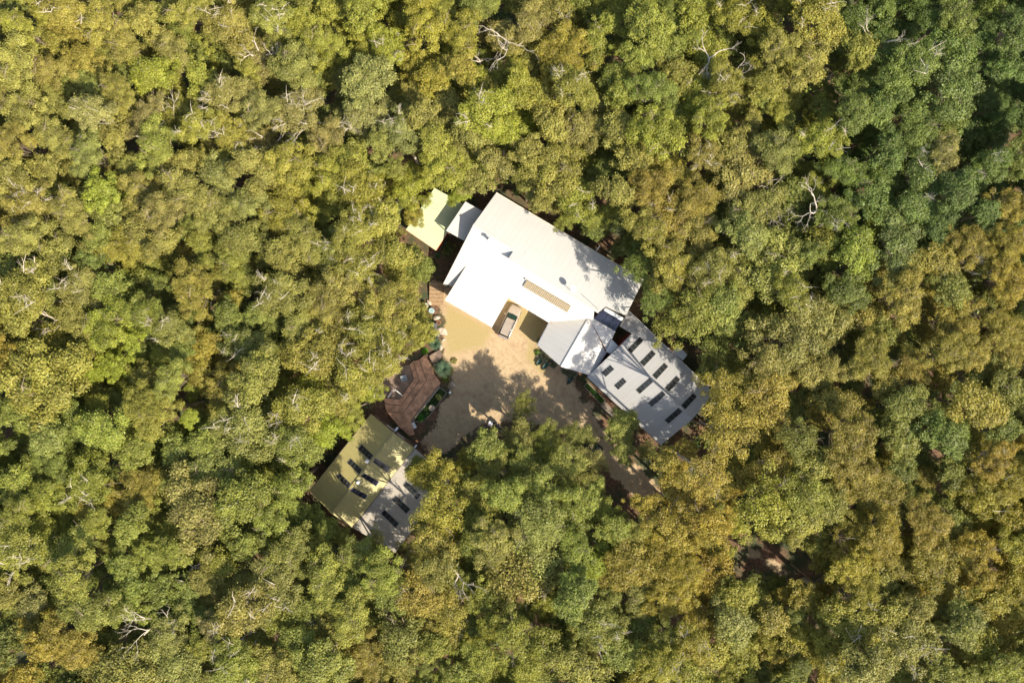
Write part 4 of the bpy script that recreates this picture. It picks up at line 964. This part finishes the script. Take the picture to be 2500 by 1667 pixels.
TREES = """
376 181 44 l|228 275 44 s|285 332 38 o|213 376 42 sg|130 325 45 o|380 354 48 yg|246 466 38 l|267 524 36 sg|542 434 42 s|459 477 45 o|343 459 40 o|488 307 40 y|491 195 38 gy|354 54 35 o|36 155 50 o|119 173 42 o|206 145 38 ao|282 228 42 ao|163 29 45 yo|54 72 40 y
607 170 28 y|723 163 50 os|669 47 42 ys|813 22 35 y|788 101 40 y|708 398 45 y|806 434 50 y|651 434 38 o|694 506 45 y|22 434 45 o|123 408 35 o|72 499 48 o|173 520 40 o|564 325 40 y|361 282 35 b|420 120 40 so|560 60 44 o|640 270 42 so|560 230 42 ob|440 265 34 oy|60 270 44 o|20 350 40 ao|300 110 40 o|250 50 44 yo|470 30 40 oy
640 350 34 ob|800 340 40 bo|730 270 44 bo|600 400 34 o|400 520 44 os|330 545 30 o|520 520 40 o|600 500 40 os|740 60 34 y|440 400 38 o|860 300 34 s
944 108 40 y|1027 22 40 y|1049 72 48 y|1136 83 42 y|1017 155 36 ay|1060 188 38 ay|1121 170 34 ao|897 199 48 s|1349 29 38 o|1255 170 30 y|1186 271 46 yl|1226 318 40 l|1266 210 34 y|1389 119 50 ay|1367 173 46 ay|1403 217 48 yo|1418 314 50 os|1342 307 38 o|1349 416 58 oy|1403 481 48 y 13|1208 398 34 ob|1150 332 36 os|1085 408 46 y|1125 470 25 l 9|998 463 42 y 11|1013 528 22 yo 8|977 318 42 s|865 390 38 y|897 282 42 s|879 463 46 y
1584 72 44 gy|1627 119 36 g|1595 217 40 g|1519 231 34 gy|1504 314 36 o|1606 325 46 yl|1548 390 38 o|1577 463 45 ao|1472 408 30 gd 11|1454 528 32 yg 11|1290 60 40 bo|1230 95 36 bo|1450 120 34 gy|1500 60 38 gy|880 20 38 yg|1270 120 30 o|1310 235 36 oy|1090 260 38 so|1030 290 36 o|930 360 30 go|1290 370 34 o|1500 190 34 g|1550 140 34 gy|1290 440 36 o 12|1350 490 26 o 10|1500 470 38 o|1060 340 36 y
1993 47 54 oy|1903 119 40 o|1968 163 55 o|1867 210 34 oy|2098 126 36 oy|2102 170 32 y|2109 217 28 y|2055 206 24 y|2221 163 50 yg|2185 224 36 g|2084 275 40 gy|2145 267 34 g|2011 278 34 g|2319 224 66 sg|2322 119 48 gy|2330 36 46 y|2163 14 38 g|2004 343 48 y|1896 369 42 gs|2246 325 50 yg|2319 307 36 y|2167 369 44 g|2300 380 40 ob|2257 423 44 g|2066 416 42 y|2040 520 44 y|2420 405 40 yg|2481 72 45 g|2463 170 36 gd|1805 434 62 os|1715 380 42 o|1693 488 45 ao|1849 513 46 o
1704 235 48 y|1733 289 40 y|1834 300 26 o|1899 278 24 y|2228 275 22 a|2492 390 45 y|2463 506 40 ao|2120 488 40 g|2228 506 44 g|1722 126 40 y|1795 43 42 y|1874 83 40 y|1660 290 34 gy|1650 180 38 o|1790 350 36 o|1770 200 44 oy|1690 30 40 gy|2080 50 36 g|2160 440 36 g|1930 470 34 gd|2330 470 42 gd|2400 520 30 d|2170 120 28 go|2400 250 30 d 6|2440 300 34 d 6|1640 420 42 oa|1620 540 46 oa|1700 570 44 o
47 582 48 o|137 618 48 o|296 600 45 ay|239 582 32 g|340 567 38 o|398 596 34 o|491 589 30 yg|571 640 50 yg|593 582 44 go|697 625 40 o|752 582 42 o|820 618 42 ys|65 726 60 oy|202 698 42 os|267 705 38 g|329 687 38 yg|304 723 36 yg|354 763 45 yg|267 795 44 y|322 831 22 l|473 708 54 ao|416 802 42 sg|687 716 52 o|795 755 50 o|126 820 36 yo|285 893 32 l|119 929 84 oy|354 922 35 o|419 925 42 sl|506 835 32 a|488 907 38 ao|549 943 45 ao
632 914 58 sy|600 842 42 sg|777 860 60 yo|741 998 55 yo|830 948 46 o|369 1008 60 ao|463 1019 20 l|238 983 24 y|40 1008 38 g|123 1070 38 gs|260 1048 46 gy|596 1044 55 gs|723 1088 46 g|795 1052 32 l 12|765 1090 26 ds 9|14 878 42 a|180 1010 34 gd|200 880 30 o|450 850 30 d|640 760 34 gd|560 770 34 gd|180 780 34 o|20 810 36 o|330 1100 40 g|440 1100 40 gd|500 1080 36 g|220 640 30 d|700 1170 28 g 9
870 560 46 yo|930 540 40 yo|880 650 50 yo|960 620 40 yo|990 690 38 yo|960 740 50 yo|900 800 54 yo|974 812 34 oy 11|940 880 46 yo|870 910 50 yo|905 955 28 yl 11|1000 625 26 o 10|830 700 46 o|840 800 40 o|780 930 40 y|730 800 44 o|860 1000 30 yg 11
1820 575 42 sg|1885 654 66 ys|1805 680 42 ys|1932 708 42 y|2084 614 45 lg|2185 593 52 s|2011 586 36 ga|2293 636 40 ao|2214 661 38 ao|2210 727 48 oa|2066 712 42 d|2105 777 38 ao|2373 607 45 ao|2463 596 45 ay|2463 680 45 a|2319 705 36 dg|2337 777 50 ao|1704 763 58 yo|1939 813 70 os|1874 878 42 os|1751 849 52 dg 10|1975 770 40 o|2120 878 52 oa|2228 907 46 ao|2319 860 48 ao|2445 806 44 ao|2380 867 28 ao|2463 870 28 ao|1757 946 44 ay 15|1874 987 60 ao|2040 980 40 oa|2076 1073 60 ao
2203 987 45 gd|2373 987 60 ga|2192 1059 42 g|2300 1059 45 gd|2369 1077 34 ay|1776 1059 56 ao 19|2463 950 44 gd|1564 662 40 gd 13|1600 735 34 dg 14|1640 650 48 oa|1630 720 36 oy|1648 786 46 yo 12|1740 655 46 o|1520 600 26 d 7|1575 560 42 oy|2290 560 36 d|2150 820 34 g|2020 900 34 o|2160 940 34 ao|1960 900 36 o|1690 640 36 g|1765 740 40 g|2440 1040 40 d|1950 1070 44 gd|1980 620 30 gd
47 1179 38 gy|108 1215 40 yg|217 1179 50 yg|36 1270 42 gy|98 1277 36 gy|275 1219 34 a|336 1190 42 ao|217 1233 30 ao|238 1273 30 yg|481 1244 64 ob|325 1277 38 g|596 1212 52 gy|692 1197 46 yg|655 1255 44 yg|506 1150 46 gs|47 1342 48 yg|116 1338 34 yg|188 1338 52 og|181 1410 48 yo|379 1353 36 yg|430 1353 28 yg|535 1367 34 y|502 1418 32 o|596 1324 40 g|705 1353 42 og|668 1432 60 os|795 1414 50 yo|596 1483 52 o|668 1501 38 yg|314 1479 40 yg|325 1432 36 g|397 1439 36 g
412 1551 42 gs|224 1486 45 g|14 1450 36 o|83 1468 36 db|137 1559 48 ao|202 1584 50 ao|98 1577 34 a|61 1649 34 a|307 1620 60 sy|434 1613 60 os|632 1551 34 yg|495 1580 26 y|578 1606 46 gy|668 1631 45 o|11 1523 36 g|18 1577 40 d|560 1649 36 g|813 1523 40 o|795 1613 50 go|450 1480 34 gd|520 1530 30 b|300 1380 34 g|730 1290 30 gd 9|600 1400 34 o|140 1130 34 gd|740 1480 34 g|730 1560 40 g
1068 1160 50 ay 12|1027 1140 28 g 10|1080 1246 54 ay|1150 1197 38 oy|912 1320 26 yo 9|854 1360 42 g|933 1392 44 gy|1065 1322 40 oa|1071 1389 42 o|1010 1345 30 o 10|1230 1208 44 gy|1313 1215 50 og|1273 1129 36 sy 12|1382 1136 42 sy 12|1418 1219 42 gy|1324 1270 45 sg|1204 1324 45 o|1313 1342 60 so|1270 1407 72 o|1410 1342 45 yg|1439 1378 32 l|1403 1450 45 dg|1537 1374 55 ao|1628 1125 30 ao|1645 1168 34 a|1574 1228 28 a|1638 1378 60 a|1638 1454 48 a|1559 1450 42 so|1092 1490 50 ao|1027 1450 44 ao|1071 1533 36 ao
861 1497 52 oy|977 1552 48 sg|1060 1573 30 yg|951 1443 42 g|1194 1530 30 y|1251 1552 48 yg|1349 1468 34 y|1457 1515 50 sy|1475 1559 50 ys|1320 1584 46 yo|1179 1602 34 yg|1288 1638 38 y|1421 1631 60 sy|1512 1595 40 g|897 1595 46 ao|977 1620 40 o|1638 1559 44 yg|1620 1624 44 ya|1130 1420 30 gd|1160 1270 34 gd|1140 1640 38 g|1190 1450 36 gy|1500 1290 34 g|1380 1290 34 g|1560 1520 40 gd|860 1430 34 g|1680 1200 44 ao|1650 1290 50 ao|1560 1300 34 go
1279 987 24 gy 7|1268 1027 22 do 7|1274 1070 38 so 9|1340 1057 27 yg 10|1335 1092 25 y 10|1401 1062 30 do 8|1437 1070 20 do 7|1442 1125 32 so 9|1516 1036 34 go 9|1521 1093 30 g 9|1448 1198 28 go 10|1575 1100 20 g 7|1422 1180 30 go 10|1304 1180 34 go|1133 1160 28 g 7|1370 1095 28 do 8
1867 1226 72 yl|1961 1215 44 oy|1961 1270 36 yo|1722 1270 46 a|1722 1154 52 oa 19|1885 1140 45 ao|1938 1303 24 o|2102 1154 55 ao|2156 1215 50 ao|2149 1309 50 ay|2076 1331 42 ay|2084 1378 40 ya|2011 1440 26 a 10|2102 1443 42 ay|2264 1280 48 ao|2272 1378 60 ao|2366 1360 50 a|2409 1205 52 ay|2463 1168 42 a|2478 1270 40 ay|2427 1125 42 a|2492 1338 42 y|1751 1407 55 a|1672 1396 45 a|1795 1450 36 y|1787 1515 46 s|1881 1505 36 ao|1693 1570 46 ya|1729 1600 40 yo|1802 1602 40 y|2084 1512 60 yo|2174 1497 40 yo
1957 1552 34 ya|2029 1588 42 ya|2210 1562 60 so|2120 1613 52 so|2355 1512 44 sg|2391 1570 40 y|2463 1624 44 yg|2308 1640 38 sl|2445 1505 40 a|2243 1480 30 o|2409 1468 40 ag|2282 1454 36 a|2030 1230 38 og|1990 1130 40 go|2200 1150 32 gd|2320 1150 34 dg|1850 1640 34 d 9|1680 1640 40 yg|2400 1420 36 a|2480 1420 40 ay|2150 1400 34 go|1890 1430 30 gd 8|1700 1500 40 ao"""

TR = []
for line in TREES.strip().split('\n'):
    for e in line.split('|'):
        f = e.split(); TR.append((float(f[0]), float(f[1]), float(f[2]), f[3], float(f[4]) if len(f) > 4 else None))
TR.sort(key=lambda q: -(q[2] + (40 if q[4] else 0)))
for q in TR[:290]: place(*q)

# the many smaller crowns between them, and the forest just beyond the frame: one mass
MV = [gen_crown(500+k, kd, .42, 1.40)[:2] for k, kd in enumerate(['gum','gum','dense','dense','wispy','gum','dense'])]
MVW = [gen_crown(600+k, kd, .18, 2.1)[:2] for k, kd in enumerate(['gum','dense','wispy'])]
mv, mt_, mc = [], [], []
rng = np.random.default_rng(5)
def mass(px, py, r, code, z, far=False, flat=.9):
    V, T = (MVW if far else MV)[rng.integers(0, 3 if far else 7)]
    c = P(px, py, z); s = M(r, z)*1.2/RC; a = rng.uniform(0, 6.28); ca, sa = math.cos(a)*s, math.sin(a)*s
    Q = np.empty(V.shape, np.float32); Q[:,0] = V[:,0]*ca - V[:,1]*sa + c.x; Q[:,1] = V[:,0]*sa + V[:,1]*ca + c.y; Q[:,2] = (V[:,2]-ZC)*s*flat + z
    mv.append(Q); mt_.append(T)
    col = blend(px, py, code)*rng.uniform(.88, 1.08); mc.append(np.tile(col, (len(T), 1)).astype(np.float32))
    CROWNS.append((px, py, r*1.13))
for q in TR[290:]: mass(q[0], q[1], q[2], q[3], rng.uniform(12, 15.5))
KEEP = ROOFS + EXTRA_YARD + [[(1800,1322),(1870,1330),(1960,1362),(1988,1405),(1900,1402),(1825,1372)], [(1500,1190),(1560,1200),(1575,1250),(1520,1255)]]
def near_code(px, py):
    best = sorted(TR, key=lambda q: (q[0]-px)**2+(q[1]-py)**2)[:3]; return best[rng.integers(0, 3)][3]
n_in = 0
for _ in range(9000):
    px = rng.uniform(-40, 2540); py = rng.uniform(-40, 1707); r = rng.uniform(20, 36)
    if any(pdist(px, py, q) < r*1.15+6 for q in KEEP): continue
    if any((px-x)**2+(py-y)**2 < (rr_*.70+r*.30)**2 for x, y, rr_ in CROWNS): continue
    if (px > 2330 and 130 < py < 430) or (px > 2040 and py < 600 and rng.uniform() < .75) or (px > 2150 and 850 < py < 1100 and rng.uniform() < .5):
        mass(px, py, r, 'd', rng.uniform(3.5, 6.0)); continue  # low dark green crowns; the dark colour also paints in the valley's shade
    c = near_code(px, py); c = c if rng.uniform() < .45 else c+'g' if rng.uniform() < .6 else 'gd'
    mass(px, py, r, c, rng.uniform(8.5, 13)); n_in += 1
print('infill', n_in)
for _ in range(6000):
    px = rng.uniform(-420, 2920); py = rng.uniform(-400, 2070)
    if -30 < px < 2530 and -30 < py < 1697: continue
    r = rng.uniform(38, 62)
    if any((px-x)**2+(py-y)**2 < ((rr_+r)*.68)**2 for x, y, rr_ in CROWNS): continue
    mass(px, py, r, near_code(min(max(px, 0), 2500), min(max(py, 0), 1667)), rng.uniform(12, 17), True)
V = np.vstack(mv); me = np_mesh('forest_canopy', V, np.concatenate(mt_), np.vstack(mc)); me.materials.append(MAT['leaf_mass'])
o = bpy.data.objects.new('forest_canopy', me); COL.objects.link(o)
tag(o, 'mass of smaller tree crowns filling the forest between the larger trees', 'forest', None, 'stuff')
print('mass quads', len(V)//4)
# undergrowth on the forest floor
uv_, ut, uc = [], [], []
for _ in range(4200):
    px = rng.uniform(-100, 2600); py = rng.uniform(-100, 1770)
    if any(pdist(px, py, q) < 22 for q in KEEP): continue
    n = 70; z0 = rng.uniform(0, 2.2); rr_ = rng.uniform(.5, 1.3)
    V = leaf_cloud(rng, n, .34, (rr_, rr_, rr_*.9), P(px, py, z0)[:])
    uv_.append(V); ut.append(rng.uniform(0, 1, n)); col = np.array(COLS['d'] if rng.uniform() < .6 else COLS['g'])*rng.uniform(.7, 1.2); uc.append(np.tile(col, (n, 1)))
me = np_mesh('undergrowth', np.vstack(uv_), np.concatenate(ut), np.vstack(uc)); me.materials.append(MAT['leaf_mass'])
o = bpy.data.objects.new('undergrowth', me); COL.objects.link(o)
tag(o, 'dark green undergrowth on the forest floor', 'undergrowth', None, 'stuff')

# ------------------------------------------------------------------ bare and dead trees with pale limbs
def dead_tree(px, py, z, size, seed, label, group=None, up=.35, base_dir=None, depth=4):
    rr = random.Random(seed); T = P(px, py, z); root = Vector((T.x, T.y, 0)); t = empty('dead_tree', root, 0, label, 'dead tree', group)
    top = Vector((0, 0, z)); start = Vector((rr.uniform(-1,1), rr.uniform(-1,1), z*.72))
    MB().tube([(0,0,-.2), (start.x*.4, start.y*.4, z*.4), start], [.24,.17,.11], 8).build('trunk', MAT['bark_pale'], t, True)
    mb = MB()
    def grow(p, d, L, r, dep):
        pts = [p]; q = p
        for k in range(3):
            d = (d + Vector((rr.uniform(-.35,.35), rr.uniform(-.35,.35), rr.uniform(-.15,.2)))).normalized(); q = q + d*L/3; pts.append(q)
        mb.tube(pts, [r, r*.85, r*.7, r*.55], 6 if dep > 2 else 4)
        if dep == 0: return
        for k in range(rr.choice([2,2,3])):
            nd = (d + Vector((rr.uniform(-1,1), rr.uniform(-1,1), rr.uniform(-.3,.4)))*.75).normalized()
            grow(pts[rr.choice([2,3,3])], nd, L*rr.uniform(.6,.82), r*.55, dep-1)
    for k in range(3):
        a = (base_dir or 0) + k*2.1 + rr.uniform(-.4,.4)
        grow(start, Vector((math.cos(a), math.sin(a), up+.25)).normalized(), size*rr.uniform(.75,1.1), .10, depth)
    mb.build('limbs', MAT['bark_pale'], t)
for a in [(752,285,18,2.3,1,'large bare tree with pale forked limbs, upper left forest'), (580,110,18,2.0,2,'thin bare tree with fine brown twigs near the top edge, left'),
          (1251,55,18.5,2.1,3,'bare pale tree at the top edge above the house'), (1432,40,17,1.7,4,'white dead trunk near the top edge, right of centre'),
          (1760,105,19,1.5,5,'small bleached dead tree in the yellow crowns, upper right'), (1818,158,18.5,1.2,6,'little bleached dead tree just below the other small one'),
          (2058,475,20,1.9,7,'thick white forked dead tree left of the dark gap, right side'), (1925,500,17,1.9,8,'curving white dead limb left of the thick white fork'),
          (2190,52,18.5,2.0,9,'bleached bare crown by the dark gap at the top right'), (332,1560,18.5,2.2,10,'white dead tree near the bottom left corner'),
          (600,1590,17.5,1.3,11,'small white dead tree near the bottom edge, left of centre'), (425,1425,17,1.3,12,'pale dead limb in the lower left forest'),
          (1284,1300,18,1.6,13,'pale bare forked tree below the yard'), (1395,1450,17,1.7,14,'bare tree beside the dark lime crown, lower middle'),
          (2370,620,18.5,1.7,15,'bare white tree in the golden crowns at the right edge'), (2320,1530,15,1.8,16,'dead tree in the dark gap at the lower right'),
          (2448,1390,17.5,1.4,17,'white leaning dead limb near the right edge, lower half'), (45,470,17.5,1.5,18,'pale dead limbs at the left edge, upper half'),
          (60,790,17,1.6,19,'white branching limb at the left edge, halfway down'), (610,335,17,1.8,20,'fan of thin bare twigs in the upper left forest'),
          (380,265,17,1.6,21,'brownish grey bare crown below the bright lime tree'), (1090,1425,18,1.5,22,'bare twiggy tree left of the broad olive crown, lower middle'),
          (1150,130,16,1.4,23,'grey broken limb between yellow green crowns at the top'), (1180,235,18,1.2,24,'small white snag in the bright crowns above the house'),
          (890,455,16,1.2,25,'curved pale branch left of the green hut'), (2440,1130,17,1.3,26,'thin bare branch at the right edge above the golden crown'),
          (1680,1280,17,1.5,27,'grey fork in the golden crowns right of the driveway'), (860,255,17.5,1.3,28,'grey bare branches left of the bright crowns, top middle')]:
    dead_tree(*a[:5], a[5], 'bleached dead trees standing in the forest', depth=3 if a[3] < 1.6 else 4)
